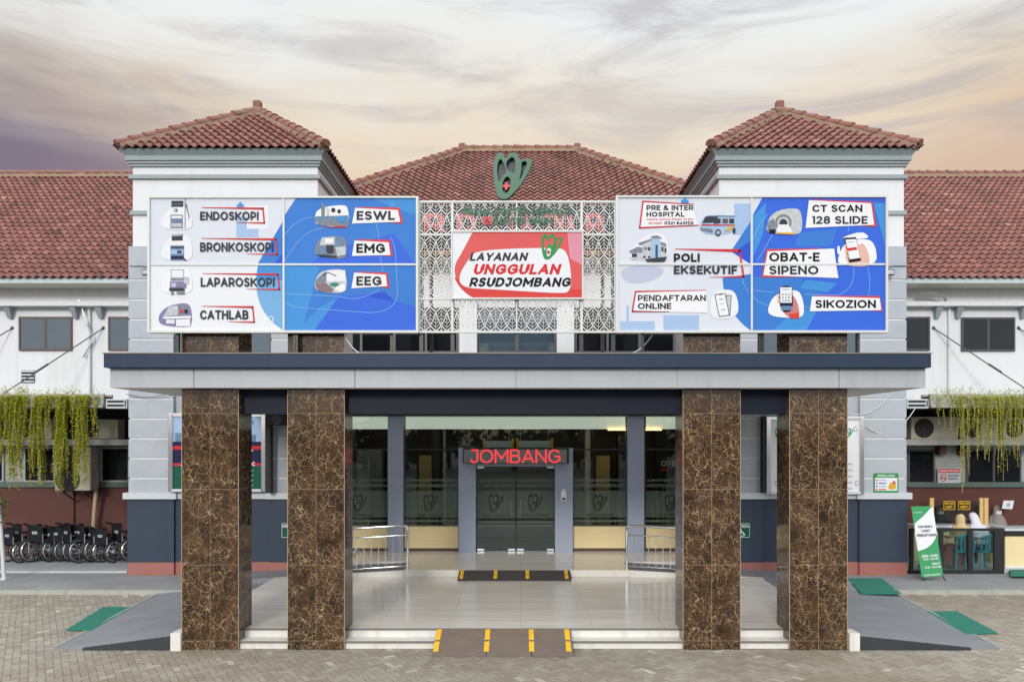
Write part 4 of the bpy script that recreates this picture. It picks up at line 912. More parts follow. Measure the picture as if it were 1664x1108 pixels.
# ------------------------------------------------------------------ sign boards
YB = 11.90
def bar(mb, a, b, wa, wb, Y, m):
    """tapered printed stroke between two points"""
    d = Vector((b[0] - a[0], b[1] - a[1])); n = Vector((-d.y, d.x)).normalized()
    mb.poly([(a[0] + n.x * wa / 2, a[1] + n.y * wa / 2), (b[0] + n.x * wb / 2, b[1] + n.y * wb / 2), (b[0] - n.x * wb / 2, b[1] - n.y * wb / 2), (a[0] - n.x * wa / 2, a[1] - n.y * wa / 2)], Y, m)
L1, L2, L3, L4, L5, L6 = [YB - .003 * k for k in (1, 2, 3, 4, 5, 6)]
def caption(parent, texts, plate=None, red=None, strokes=()):
    mb = MB()
    if red: mb.poly(red, L2, I_redp)
    if plate: mb.poly(plate, L3, I_white)
    for a, b, wa, wb in strokes: bar(mb, a, b, wa, wb, L3, I_redt)
    for st, a, b, c, d, m, bo in texts: mb.text(st, a, b, c, d, L4, m, bo)
    return mb.build('caption', parent)
def picture(parent, layers):
    mb = MB()
    for i, (pts, m) in enumerate(layers): mb.poly(pts, L2 - .0012 * i, m)
    return mb.build('picture', parent)
def rect(a, b, c, d): return [(a, c), (b, c), (b, d), (a, d)]
def panel(parent, a, b, c, d, bgm, prints):
    mb = MB(); mb.box(X(a, YB), X(b, YB), YB, YB + .04, Z(d, YB), Z(c, YB), bgm)
    for i, (pts, m) in enumerate(prints): mb.poly(pts, YB - .0004 * (i + 1), m)
    return mb.build('panel', parent)
def arc(pts, w, m):
    out = []
    for i in range(len(pts) - 1):
        out.append((pts[i], pts[i + 1], w, m))
    return out
def curve(p0, p1, p2, n=8): return [((1 - t) ** 2 * p0[0] + 2 * t * (1 - t) * p1[0] + t * t * p2[0], (1 - t) ** 2 * p0[1] + 2 * t * (1 - t) * p1[1] + t * t * p2[1]) for t in [i / n for i in range(n + 1)]]
def thinline(panel_o, curves, w=.9):
    for c in curves:
        mb = MB()
        for a, b in zip(c[:-1], c[1:]): bar(mb, a, b, w, w, YB - .0024, I_line)
        mb.build('printed_line', panel_o)
def board_frame(parent, x0, x1, y0, y1, xm, ym):
    mb = MB(); Yf = YB - .03
    def fb(a, b, c, d, yy=Yf): mb.box(X(a, YB), X(b, YB), yy, YB + .05, Z(d, YB), Z(c, YB), M_wframe)
    fb(x0, x0 + 4, y0, y1); fb(x1 - 3.8, x1, y0, y1); fb(x0 + 4, x1 - 3.8, y0, y0 + 3, Yf + .002); fb(x0 + 4, x1 - 3.8, y1 - 4, y1, Yf + .002)
    fb(xm - 1.5, xm + 1.5, y0 + 3.5, y1 - 4.5, Yf + .012); fb(x0 + 5, xm - 1.5, ym - 1.5, ym + 1.5, Yf + .014); fb(xm + 1.5, x1 - 4.5, ym - 1.5, ym + 1.5, Yf + .014)
    mb.build('frame', parent)
    bk = MB(); bk.box(X(x0 + 1, YB), X(x1 - 1, YB), YB + .051, YB + .17, Z(y1 - 1, YB), Z(y0 + 1, YB), M_silver); bk.build('backing', parent)
    for px in (x0 + 45, x0 + 236, x1 - 200, x1 - 45): ft = MB(); ft.box(X(px, YB) - .02, X(px, YB) + .02, YB + .06, YB + .11, 4.735, Z(y1 - 2, YB), M_dark); ft.build('support_leg', parent)
# left board
lbd = thing('billboard', (X(460, YB), YB, 4.74), 'pale and blue service board listing ENDOSKOPI to CATHLAB, ESWL, EMG and EEG', 'signboard', 'service boards over the canopy')
p1 = panel(lbd, 244, 461, 322, 430, I_pale, [(rect(384, 420, 352, 386), I_lblue), (rect(401, 436, 334, 372), I_pale2), ([(459.5, 360), (459.5, 430), (418, 430)], I_blue), ([(459.5, 412), (459.5, 430), (444, 430)], I_blue2)])
p3 = panel(lbd, 244, 461, 430, 538, I_pale2, [([(419, 430), (461, 430), (461, 537)] + curve((459, 536), (405, 502), (419, 430)), I_sky), ([(419, 430), (461, 430), (461, 455), (416, 455)], I_blue3)])
p2 = panel(lbd, 461, 678, 322, 430, I_blue, [([(461, 322), (481, 322), (461, 352)], I_pale), ([(600, 322), (676, 322), (676, 350)], I_blue3), ([(500, 430), (540, 405), (640, 380), (676, 430)], I_roy)])
p4 = panel(lbd, 461, 678, 430, 538, I_blue, [([(490, 538), (550, 482), (600, 478), (676, 498), (676, 538)], I_roy), ([(480, 538), (520, 500), (550, 482), (510, 538)], I_blue3), ([(590, 480), (625, 474), (642, 490)], I_blue2), ([(461, 432), (520, 432), (490, 538), (461, 538)], I_blue3)])
def open_caption(par, st, x0, x1, y0, y1, xr, start, col=I_grey):
    caption(par, [(st, x0, x1, y0, y1, col, .025)], None, None, [((x0 + 2, y0 - 6.6), (xr, y0 - 5), .8, 3.4), ((xr - 1, y0 - 6), (xr + 1.5, y1 + 5.2), 2.2, 2.2), ((start, y1 + 3.6), (xr + 2.5, y1 + 4.4), .5, 2.6)])
open_caption(p1, 'ENDOSKOPI', 325, 420, 344, 358, 428, 384)
open_caption(p1, 'BRONKOSKOPI', 325, 444, 394, 409, 449, 400)
open_caption(p3, 'LAPAROSKOPI', 326, 446, 451, 466, 452.5, 400)
open_caption(p3, 'CATHLAB', 325, 403.5, 504, 519, 411.5, 370)
caption(p2, [('ESWL', 579.5, 641.5, 343, 357.7, I_grey, .03)], [(577, 338), (646.5, 341.5), (650.5, 360.5), (572, 363.5)], [(576, 336.5), (649, 337.5), (655, 363.5), (620, 361), (600, 340)])
caption(p2, [('EMG', 579, 626, 396, 411, I_black, .03)], [(576, 391), (631.5, 394), (634.5, 414.5), (572, 416)], [(575, 389), (634, 389.5), (638.5, 417), (606, 414), (590, 392)])
caption(p4, [('EEG', 579, 620.5, 449, 464, I_grey, .03)], [(575.5, 443), (627, 446.5), (629, 465), (571, 468.5)], [(576, 441.5), (629.5, 443), (633, 468), (606, 465), (590, 445)])
def wblob(a, b, c, d): return chaikin([(a + (b - a) * .32, c), (b - (b - a) * .1, c - (d - c) * .06), (b, c + (d - c) * .5), (b - (b - a) * .02, d), (a + (b - a) * .2, d - (d - c) * .02), (a, d - (d - c) * .3)], 2)
picture(p1, [(wblob(258, 313, 336, 374), I_pale2), (rect(278.5, 297.5, 326.5, 336.5), I_dk), (rect(280, 296, 331.5, 332.3), I_mid), (rect(277, 297, 349, 371), I_mid), (rect(278.5, 295.5, 351, 355), I_pale2), (rect(278.5, 295.5, 357, 361), I_steelb), (rect(278.5, 295.5, 363, 369), I_lg), (rect(282, 288, 338, 344), I_lg), ([(284, 339), (288, 341), (287, 344.5), (285.5, 341)], I_dk), (rect(300.3, 301, 322, 371), I_dk), ([(302, 330), (308, 352), (304, 359), (307, 352), (301, 332)], I_dk)])
picture(p1, [(wblob(258, 313, 384, 424), I_pale2), ([(279, 382), (297, 380.5), (297, 391), (279, 391.5)], I_dk), ([(279.5, 382.6), (296, 381.3), (296, 383), (279.5, 384)], I_lg), (rect(277, 299, 399, 423), I_steelb), (rect(278, 298, 401, 403.5), I_dk), (rect(278, 298, 406, 413), I_lblue), (rect(288, 295, 407, 412), I_dk), (rect(278, 298, 416, 421), I_navy), ([(297, 417), (304, 424), (299, 423)], I_dk)])
picture(p3, [(wblob(258, 313, 436, 478), I_white), (rect(277.5, 299, 438, 452), I_mid), (rect(278.6, 298, 439, 451), I_pale2), (rect(277, 302, 452.5, 456), I_mid), (rect(276, 303, 457, 468), I_purp), (rect(278, 286, 460, 466), I_lg), (rect(289, 299, 460, 466), I_mid), (rect(299, 307, 450, 461), I_lg), (rect(275, 300, 468, 473), I_dk), (rect(278, 282, 473, 479), I_mid), (rect(287, 300, 474, 478), I_mid)])
picture(p3, [(chaikin([(272, 497), (303, 491), (311, 500), (312, 526), (304, 532), (264, 529), (257, 521), (259, 510)], 2), I_purp), ([(274, 499), (289, 496), (289, 512), (266, 514)], I_lg), (rect(290, 307, 496, 512), I_mid), (rect(293, 298, 503, 509), I_redt), (rect(299.5, 305, 503, 509), I_navy), ([(264, 515), (310, 513), (310, 517), (266, 518)], I_white), ([(286, 519), (309, 518), (309, 530), (286, 530)], I_pale2), (rect(270, 284, 519, 526), I_pale)])
picture(p2, [(chaikin([(517, 338), (560, 332), (566, 340), (568, 364), (560, 370), (514, 366), (510, 355)], 2), I_white), (rect(522, 528, 331, 352), I_mid), ([(508, 352), (566, 350), (568, 366), (556, 368), (520, 366), (512, 360)], I_steelb), ([(514, 361), (532, 356), (548, 360), (556, 367), (522, 367)], I_mid), (ell(541.5, 341.5, 3.5, 3.8), I_dk), (ell(551, 343.5, 3, 3.4), I_dk), ([(530, 336), (535, 340), (534, 350), (531, 350)], I_lg), ([(548, 352), (562, 351), (560, 360), (550, 361)], I_blue3), ([(520, 369), (565, 370), (560, 367)], I_redt)])
picture(p2, [(chaikin([(522, 385), (556, 383), (563, 392), (564, 415), (556, 421), (520, 418), (510, 410), (513, 398)], 2), I_mid), ([(523, 386), (544, 385), (544, 398), (519, 399)], I_lg), (rect(528, 541, 388, 395), I_white), (rect(545, 555, 385, 402), I_steelb), (rect(530, 542, 398, 412), I_dk), ([(513, 402), (528, 400), (532, 412), (516, 415)], I_steelb), ([(545, 402), (562, 400), (562, 414), (548, 417)], I_lg), ([(514, 413), (548, 416), (546, 419), (520, 417)], I_dk)])
picture(p4, [(chaikin([(522, 440), (555, 436), (563, 446), (564, 470), (556, 477), (518, 474), (510, 466), (513, 452)], 2), I_lg), ([(513, 455), (530, 441), (530, 458), (520, 466), (512, 463)], I_mid), ([(531, 440), (561, 439), (562, 457), (531, 458)], I_pale2), ([(512, 464), (530, 460), (542, 470), (540, 475), (518, 473)], ink('warm_grey', 140, 118, 120)), (chaikin([(533, 462), (545, 458), (553, 463), (543, 467)], 1), I_teal), ([(546, 466), (560, 460), (562, 471), (554, 475), (544, 471)], I_white), ([(523, 447), (533, 442), (547, 448), (546, 449), (533, 443.2), (524, 448)], I_dk)])
thinline(p2, [curve((462, 383), (480, 355), (508, 353), 8), curve((462, 426), (490, 372), (525, 371), 8), curve((611, 364), (617, 380), (615, 388), 4), curve((635, 385), (645, 405), (643, 429), 6), [(618, 417), (620, 429)]])
thinline(p4, [[(463, 477), (520, 480), (552, 482)], curve((552, 482), (585, 492), (616, 470), 8), curve((463, 490), (475, 500), (490, 500), 5), [(490, 500), (600, 508)], curve((600, 508), (640, 508), (646, 480), 8), [(646, 480), (644, 432)], [(621, 432), (622, 441)]])
thinline(p2, [[(633, 331), (640, 331), (640, 336), (633, 336), (633, 331)]], .8)
rg = MB(); 
for a, b in zip(ell(440, 519, 4.2, 5.2, 12), ell(440, 519, 4.2, 5.2, 12)[1:] + ell(440, 519, 4.2, 5.2, 12)[:1]): bar(rg, a, b, 1.4, 1.4, YB - .0026, I_white)
rg.build('printed_ring', p3)
cr_ = MB(); cr_.poly(rect(385, 396, 332, 337), YB - .0024, I_blue3); cr_.poly(rect(388.5, 392.5, 328.5, 332), YB - .0024, I_blue3); cr_.build('printed_cross', p1)
board_frame(lbd, 240.5, 680, 319.5, 541, 461.3, 430)
# right board
rbd = thing('billboard', (X(1221, YB), YB, 4.74), 'pale and blue service board with the ambulance van, CT SCAN and two hand held phones', 'signboard', 'service boards over the canopy')
q1 = panel(rbd, 1003, 1221, 321, 429.5, I_pale, [(rect(1193, 1219.5, 331, 382), I_lblue), ([(1219.5, 360), (1219.5, 429.5), (1188, 408)], I_blue), ([(1219.5, 392), (1219.5, 429.5), (1190, 410)], I_blue2)])
q3 = panel(rbd, 1003, 1221, 429.5, 538, I_pale, [([(1174, 452), (1221, 445), (1221, 537)] + curve((1218, 536), (1176, 505), (1174, 452)), I_blue), (rect(1078, 1136, 512, 538), I_lblue), (rect(1008, 1064, 522, 538), I_lblue), (rect(1018, 1022, 497, 522), I_lblue), (chaikin([(1008, 432), (1080, 432), (1076, 450), (1040, 462), (1012, 458)], 2), ink('lilac', 196, 200, 222))])
q2 = panel(rbd, 1221, 1440, 321, 429.5, I_roy, [([(1222.5, 321), (1239, 321), (1222.5, 351)], I_pale), ([(1223, 352), (1245, 330), (1240, 380), (1223, 420)], I_blue3), ([(1300, 378), (1360, 372), (1350, 400), (1290, 400)], I_blue), ([(1420, 330), (1438, 330), (1438, 400)], I_blue3)])
q4 = panel(rbd, 1221, 1440, 429.5, 538, I_roy, [([(1222.5, 450), (1300, 452), (1340, 480), (1280, 538), (1222.5, 538)], I_blue), ([(1255, 538), (1285, 510), (1330, 500), (1310, 538)], I_blue3), ([(1310, 455), (1360, 460), (1345, 475), (1300, 468)], I_blue3)])
caption(q1, [('PRE & INTER', 1050.5, 1127, 333.5, 341.8, I_grey, .028), ('HOSPITAL', 1050.5, 1112.5, 344.5, 352.2, I_grey, .028), ('Layanan Jemput Pasien 24 Jam', 1051, 1127, 354.3, 359, I_redt, .012), ('INFO DARURAT', 1054, 1077, 361, 364.5, I_redt, .012), ('0321 8491119', 1079.5, 1127, 360, 365.3, I_navy, .03)], [(1046, 329), (1124, 333), (1134, 366), (1041, 369)], None, [((1044.5, 327.5), (1128, 332), 2.6, 1.2), ((1045, 327), (1039.5, 371), 2.4, 2.4), ((1038.5, 370.3), (1136, 366), 2.4, 1.4)])
caption(q1, [('POLI', 1095, 1137, 412, 425.5, I_black, .03)], None, None, [((1097, 404.6), (1204, 407.5), 1, 5), ((1201.6, 406), (1205.3, 429), 2.8, 2.8)])
caption(q3, [('EKSEKUTIF', 1095, 1198, 432, 445.5, I_grey, .03)], None, None, [((1205.2, 431), (1208.5, 451), 2.8, 2.8), ((1152, 450.6), (1210, 449.6), .5, 3)])
caption(q3, [('PENDAFTARAN', 1036.5, 1147.5, 479.3, 489, I_grey, .025), ('ONLINE', 1036.5, 1091, 492.5, 502, I_black, .025)], [(1034, 475), (1147, 472.5), (1150, 508), (1029, 506)], None, [((1033, 474), (1147, 471.6), 2.8, 1), ((1033, 473), (1027.5, 507), 2.4, 2.4), ((1027, 506), (1088, 506.6), 2.4, .8)])
picture(q1, [(chaikin([(1138, 362), (1146, 350), (1194, 349), (1196, 380), (1150, 382), (1137, 374)], 2), I_lblue), ([(1146, 352), (1168, 350), (1164, 362), (1141, 363)], I_dk), ([(1150, 350.3), (1194, 350.5), (1194, 353), (1150, 352)], I_steelb), ([(1161, 356), (1171, 355), (1171, 363), (1160, 364)], I_dk), (rect(1174, 1183, 355.5, 363), ink('warm_window', 104, 92, 86)), (rect(1185, 1193, 355.5, 363), I_dk), ([(1140, 364.5), (1194, 365), (1194, 366.6), (1140, 366.8)], I_redt), ([(1177, 375), (1188, 367), (1194, 367), (1184, 376)], I_orange), ([(1138, 370), (1158, 372), (1158, 378), (1139, 374)], I_mid), (ell(1167, 378, 4.6, 5.6), I_dk), (ell(1167, 378, 2.4, 3), I_lg), (ell(1193, 375, 2.4, 5), I_dk)])
picture(q1, [(chaikin([(1030, 400), (1052, 380), (1074, 378), (1087, 392), (1086, 425), (1028, 424), (1018, 410)], 2), I_pale2), ([(1022, 408), (1036, 401), (1052, 404), (1054, 411), (1024, 412)], I_mid), (rect(1026, 1082, 411, 422), I_lg), (rect(1027, 1035, 412, 418), I_dk), ([(1044, 393), (1060, 389), (1082, 395), (1083, 421), (1044, 421)], I_lg), ([(1037, 395), (1058, 388), (1060, 391), (1040, 399)], I_mid), (rect(1046, 1052, 402, 406), I_mid), (rect(1053, 1057, 402, 407), I_dk), (rect(1045, 1049, 416, 419), I_dk), (rect(1053, 1057, 416, 419), I_dk), ([(1059, 385), (1072, 385), (1072, 420), (1060, 420)], I_lblue), ([(1057, 384), (1068, 382.5), (1076, 387), (1060, 388)], I_mid), (rect(1065, 1069, 398, 419), ink('deep_glass_blue', 46, 88, 132)), ([(1074, 393), (1082, 396), (1083, 400), (1074, 397)], I_mid), (rect(1075, 1078, 401, 408), I_dk), (rect(1080, 1083, 403, 410), I_dk), ([(1048, 421), (1084, 417), (1080, 425), (1052, 425)], I_dk)])
picture(q3, [(chaikin([(1156, 476), (1176, 470), (1194, 472), (1201, 496), (1198, 514), (1170, 520), (1152, 512)], 2), I_pale2), ([(1180, 479), (1189, 480), (1186.5, 513.5), (1177, 512)], I_dk), ([(1181, 480.2), (1187.8, 481), (1185.6, 512.2), (1178, 511)], I_lg), ([(1161, 478.5), (1178.5, 476), (1186, 512.5), (1168.5, 515)], I_dk), ([(1162.4, 479.8), (1177.6, 477.4), (1184.6, 511.4), (1169.4, 513.6)], I_white), ([(1168, 477.6), (1174, 476.8), (1173.5, 479), (1168.5, 479.6)], I_dk), ([(1168, 486), (1175, 485), (1175.3, 486.3), (1168.3, 487.2)], I_mid), ([(1170, 493), (1178, 492), (1178.3, 493), (1170.3, 494)], I_lg), ([(1172, 503), (1178, 502), (1178.2, 503), (1172.2, 504)], I_mid)])
caption(q2, [('CT SCAN', 1320, 1402, 333, 344.6, I_black, .025), ('128 SLIDE', 1320, 1410, 351.3, 364, I_grey, .025)], [(1314.5, 325.5), (1415.5, 330.5), (1420.5, 365.5), (1309, 370.5)], [(1318, 324), (1418, 328), (1424.5, 369), (1390, 366.5), (1340, 330)])
caption(q2, [('OBAT-E', 1250, 1332, 410.5, 425, I_black, .025)], [(1247.5, 408.5), (1355.5, 404), (1358.5, 428.2), (1244, 428.2)], [(1245.5, 405), (1335, 403.3), (1330, 412), (1250, 428.4), (1241.5, 428.4)])
caption(q4, [('SIPENO', 1250, 1330, 432, 446, I_grey, .025)], [(1243.5, 431), (1358.8, 431), (1362.5, 451.8), (1240.5, 447.5)], [(1241, 431), (1250, 431), (1300, 450.2), (1237.5, 451)])
caption(q4, [('SIKOZION', 1325, 1424, 487.5, 500.5, I_black, .025)], [(1319.5, 481.5), (1429.5, 484.5), (1432, 504), (1316, 505.8)], [(1322, 480.5), (1429.5, 481), (1434.5, 505.8), (1398, 504), (1340, 484)])
picture(q2, [(chaikin([(1256, 343), (1296, 337), (1303, 348), (1304, 374), (1296, 382), (1250, 379), (1243, 370)], 2), I_lg), (ell(1273, 361, 18, 17), ink('warm_white', 206, 206, 200)), (ell(1273, 362, 13.5, 14), I_mid), (ell(1273, 363, 10, 10.5), I_lg), (ell(1273, 363, 6.5, 7), I_dk), ([(1265, 365), (1281, 365), (1290, 380), (1260, 380)], I_pale2), ([(1246, 362), (1258, 355), (1262, 378), (1248, 377)], I_mid), ([(1250, 373), (1260, 373), (1260, 379.5), (1251, 378.5)], I_black), ([(1261, 377.5), (1292, 378.2), (1290, 381.5), (1262, 380)], I_orange)])
picture(q2, [(chaikin([(1370, 385), (1400, 376), (1412, 384), (1408, 388), (1372, 389)], 1), I_white), (chaikin([(1362, 416), (1374, 392), (1412, 387), (1424, 402), (1425, 432), (1362, 432)], 2), I_white), (chaikin([(1360, 402), (1364, 398), (1366, 412), (1361, 414)], 1), I_white), (chaikin([(1373, 400), (1380, 396), (1394, 399), (1402, 394), (1410, 406), (1414, 426), (1410, 433), (1380, 433), (1375, 420)], 2), I_skin), ([(1372, 386.5), (1391, 385.5), (1399.5, 424), (1380, 427)], I_black), ([(1374, 389.5), (1391, 388.5), (1398, 419), (1380.5, 421.5)], I_white), ([(1375.7, 403.5), (1392, 401.5), (1393, 406), (1376.8, 408)], I_redt), ([(1376, 393), (1387, 392), (1387.3, 393.3), (1376.3, 394.3)], I_lg), (ell(1375, 400, 3.2, 1.8), I_skin), (ell(1376.5, 409, 3.2, 1.8), I_skin), (ell(1378, 417, 3.2, 1.8), I_skin)])
picture(q4, [(chaikin([(1258, 478), (1292, 470), (1303, 478), (1308, 508), (1300, 517), (1254, 515), (1246, 504)], 2), I_white), (chaikin([(1264, 478), (1286, 476), (1296, 490), (1300, 512), (1296, 518), (1280, 516), (1268, 500)], 2), ink('hand_tone', 206, 130, 130)), ([(1282, 510), (1298, 508), (1299, 518), (1284, 517)], I_redp), (chaikin([(1266, 465), (1287.5, 464), (1289, 506), (1268, 508)], 1), I_black), (rect(1268, 1286.5, 467, 492), I_white), (rect(1268.5, 1287, 493, 496), I_navy), (rect(1269, 1287, 497, 504), I_steelb), (rect(1271, 1283, 469.5, 471), I_lg), *[(rect(1271 + 5 * i, 1273.5 + 5 * i, 477 + 5 * j, 479 + 5 * j), (I_teal, I_mid, I_sky)[(i + j) % 3]) for i in range(3) for j in range(3)], (ell(1265.5, 480, 1.6, 3), I_skin), (ell(1265.5, 488, 1.6, 3), I_skin)])
thinline(q2, [curve((1223, 390), (1235, 360), (1248, 348), 8), [(1231, 424), (1256, 380)], [(1378, 366), (1379, 376)]])
thinline(q4, [[(1224, 472), (1258, 475)], curve((1224, 483), (1232, 492), (1247, 496), 6), curve((1387, 433), (1392, 470), (1360, 480), 8), [(1360, 480), (1308, 478)], curve((1410, 433), (1416, 460), (1411, 480), 6), [(1308, 499), (1317, 500)]])
ln = MB(); bar(ln, (1209, 432), (1207, 458), .9, .9, YB - .0028, I_line); bar(ln, (1207, 458), (1216, 476), .9, .9, YB - .0028, I_line); ln.build('printed_line', q3)
cr_ = MB(); cr_.poly(rect(1107, 1119, 325, 330), L5, I_blue3); cr_.poly(rect(1110.5, 1115.5, 321.5, 325), L5, I_blue3); cr_.build('printed_cross', q1)
board_frame(rbd, 1000.5, 1442, 318.5, 541, 1221.3, 429.7)

# ------------------------------------------------------------------ lattice screen between the boards
YS = 11.96
ls = thing('lattice_screen', (X(840, YS), YS, 4.74), 'white cut out leaf pattern screen in a pale frame between the two blue boards', 'screen')
def lattice(px0, px1, py0, py1):
    x0, x1, z0, z1 = X(px0, YS), X(px1, YS), Z(py1, YS), Z(py0, YS); mb = MB(); P_, Q_ = .142, .245
    bm = bmesh.new()
    def rib(pts, w0, w1):
        n = len(pts); vs = []
        for i, p in enumerate(pts):
            a = Vector(pts[max(i - 1, 0)]); b = Vector(pts[min(i + 1, n - 1)]); d = (b - a).normalized(); nn = Vector((-d.y, d.x)); ww = (w0 + (w1 - w0) * i / (n - 1)) / 2
            vs.append((bm.verts.new((p[0] + nn.x * ww, YS, p[1] + nn.y * ww)), bm.verts.new((p[0] - nn.x * ww, YS, p[1] - nn.y * ww))))
        for i in range(n - 1): bm.faces.new((vs[i][0], vs[i][1], vs[i + 1][1], vs[i + 1][0]))
    A_ = .0885; dz_ = .060; nx = int((x1 - x0) / A_) + 4; xs0 = (x0 + x1) / 2 - A_ * (nx // 2)
    for i in range(nx):
        c_ = xs0 + i * A_; rib([(c_, z0 - .1), (c_, z1 + .1)], .0055, .0055); up_ = i % 2 == 0
        T_ = dz_ * 5
        for j in range(-2, int((z1 - z0) / T_) + 2):
            zq = z0 + j * T_; pa, pb_ = (c_, zq + T_ + .01), (c_ + A_, zq + .085)
            if not up_: pa, pb_ = (c_, zq + .085), (c_ + A_, zq + T_ + .01)
            rib([pa, (pa[0] + A_ * .5, (pa[1] + pb_[1]) / 2 + (-.03 if up_ else -.03)), pb_], .0125, .0125)
        for j in range(-4, int((z1 - z0) / dz_) + 5):
            zb_ = z0 + j * dz_ + (0 if up_ else .004); hot = j % 5 == 0; wv = .015 if hot else .0065
            za, zc = (zb_, zb_ + .092) if up_ else (zb_ + .092, zb_)
            rib([(c_, za), (c_ + A_ * .3, za + (zc - za) * (.22 if up_ else .38)), (c_ + A_ * .7, za + (zc - za) * (.62 if up_ else .78)), (c_ + A_, zc)], wv, wv)
    for co, no in (((x0, 0, 0), (-1, 0, 0)), ((x1, 0, 0), (1, 0, 0)), ((0, 0, z0), (0, 0, -1)), ((0, 0, z1), (0, 0, 1))):
        bmesh.ops.bisect_plane(bm, geom=list(bm.verts) + list(bm.edges) + list(bm.faces), plane_co=co, plane_no=no, clear_outer=True)
    bm.normal_update()
    for f in bm.faces:
        if f.normal.y > 0: f.normal_flip()
    r = bmesh.ops.extrude_face_region(bm, geom=list(bm.faces)); bmesh.ops.translate(bm, vec=(0, .006, 0), verts=[v for v in r['geom'] if isinstance(v, bmesh.types.BMVert)])
    bm.verts.index_update(); mb.raw([v.co[:] for v in bm.verts], [[v.index for v in f.verts] for f in bm.faces], M_lattice); bm.free()
    mb.build('leaf_panel', ls)
for a in ((683, 733, 330, 380), (737, 838, 330, 376), (841, 943, 330, 376), (947, 998, 330, 380), (683, 733, 383, 484), (947, 998, 383, 484), (683, 733, 487, 538), (737, 838, 487, 538), (841, 943, 487, 538), (947, 998, 487, 538)): lattice(*a)
fr = MB()
def fb(a, b, c, d, y0=YS - .02, y1=YS + .03): fr.box(X(a, YS), X(b, YS), y0, y1, Z(d, YS), Z(c, YS), M_wframe)
fb(680.6, 683, 326.5, 541); fb(998, 1000.4, 326.5, 541); fb(683, 998, 326.5, 330, YS - .018); fb(683, 998, 537.8, 541, YS - .018)
fb(733, 737, 330, 537.8, YS - .014); fb(943, 947, 330, 537.8, YS - .014); fb(838.3, 840.8, 330, 376, YS - .012); fb(838.3, 840.8, 487, 537.8, YS - .012)
for a, b in ((683, 733), (947, 998)): fb(a, b, 380, 383, YS - .01); fb(a, b, 484, 487, YS - .01)
fb(737, 943, 484, 487, YS - .01); fb(737, 943, 374.5, 377, YS - .01)
fr.build('frame', ls)
bk = MB()
for px in (684, 735, 840, 945, 997): bk.box(X(px, YS) - .03, X(px, YS) + .03, YS + .031, YS + .09, 4.735, Z(328, YS), M_dark)
bk.build('support_post', ls)
# old dark sign panel behind the screen, with red letters
os_ = thing('old_sign_panel', (X(840, 12.5), 12.5, 7.0), 'dark green panel with large red letters behind the top of the leaf screen', 'sign')
q = MB(); Yo = 12.75; q.box(X(680, Yo), X(1000, Yo), Yo, Yo + .05, Z(402, Yo), Z(332, Yo), mat('dark_teal_board', rgb(20, 28, 29), .7, .15)); q.build('panel', os_)
q = MB(); M_oldred = mat('faded_red_letter', rgb(176, 66, 74), .5, .08)
for st, a, b in (('R', 688, 726), ('D', 742, 775), ('I', 828, 836), ('A', 845, 866), ('TNA', 885, 936), ('R', 951, 984)): q.text(st, a, b, 347, 379, Yo - .02, M_oldred, .03)
q.build('lettering', os_)
q = MB()
for px in (700, 980): q.box(X(px, Yo) - .03, X(px, Yo) + .03, Yo + .05, Yo + .1, 4.735, Z(334, Yo), M_dark)
q.build('support_post', os_)
# green letters on the screen
gs = thing('letter_sign', (X(840, YS), YS - .04, 6.8), 'raised green letters GRAHA DOKTER SPESIALIS and DOKTER UMUM on the leaf screen', 'sign')
q = MB(); M_gl = mat('green_letter', rgb(22, 84, 58), .5, .08); Yg = YS - .03
for st, a, b, c, d in (('GRAHA DOKTER SPESIALIS', 750, 929, 337.5, 349.5), ('DOKTER UMUM', 801, 899, 353.5, 365)):
    q.text(st, a, b, c, d, Yg, M_gl, .06)
q.build('lettering', gs)
q = MB(); q.box(X(784, Yg), X(799.5, Yg), Yg - .004, Yg + .01, Z(365.5, Yg), Z(352.5, Yg), mat('red_square_badge', rgb(190, 60, 62), .5, .05), bev=.003); q.text('&', 787, 797, 354, 364, Yg - .006, mat('badge_mark', rgb(120, 40, 44), .5)); q.build('badge', gs)
# centre banner
cb_ = thing('banner_sign', (X(840, 11.9), 11.9, 5.6), 'red and white LAYANAN UNGGULAN RSUDJOMBANG banner on the leaf screen', 'banner')
Yc = 11.88
q = MB(); q.box(X(734, Yc), X(947, Yc), Yc, Yc + .05, Z(485.5, Yc), Z(376.5, Yc), I_pale2)
q.poly([(768, 377.5), (945.5, 377.5), (945.5, 483.5), (768, 483.5)] + curve((768, 483.5), (722, 448), (748, 415), 8) , Yc - .002, I_crim)
q.poly(curve((738, 450), (745, 470), (768, 483.5), 6) + [(945.5, 483.5), (945.5, 470), (860, 470), (770, 466)], Yc - .003, I_redp)
q.poly([(922, 377.5), (945.5, 377.5), (945.5, 430), (926, 420)], Yc - .0025, ink('rose', 226, 150, 170))
q.poly(chaikin([(776, 406), (905, 402), (922, 408), (929, 450), (926, 474), (912, 477), (800, 470), (752, 468), (744, 450), (762, 420)], 3), Yc - .004, I_pale2)
q.build('printed_panel', cb_)
q = MB(); q.text('LAYANAN', 762.6, 859, 410.5, 424, Yc - .006, I_grey, .035, .25); q.text('UNGGULAN', 769, 913, 429, 446, Yc - .006, I_redt, .04, .25); q.text('RSUDJOMBANG', 762, 928.5, 451, 466, Yc - .006, I_black, .04, .25); q.build('lettering', cb_)
q = MB(); logo(q, 897, 401, 42, Yc - .007, I_gn, I_redt); q.build('printed_logo', cb_)
lo2 = MB()
q = MB()
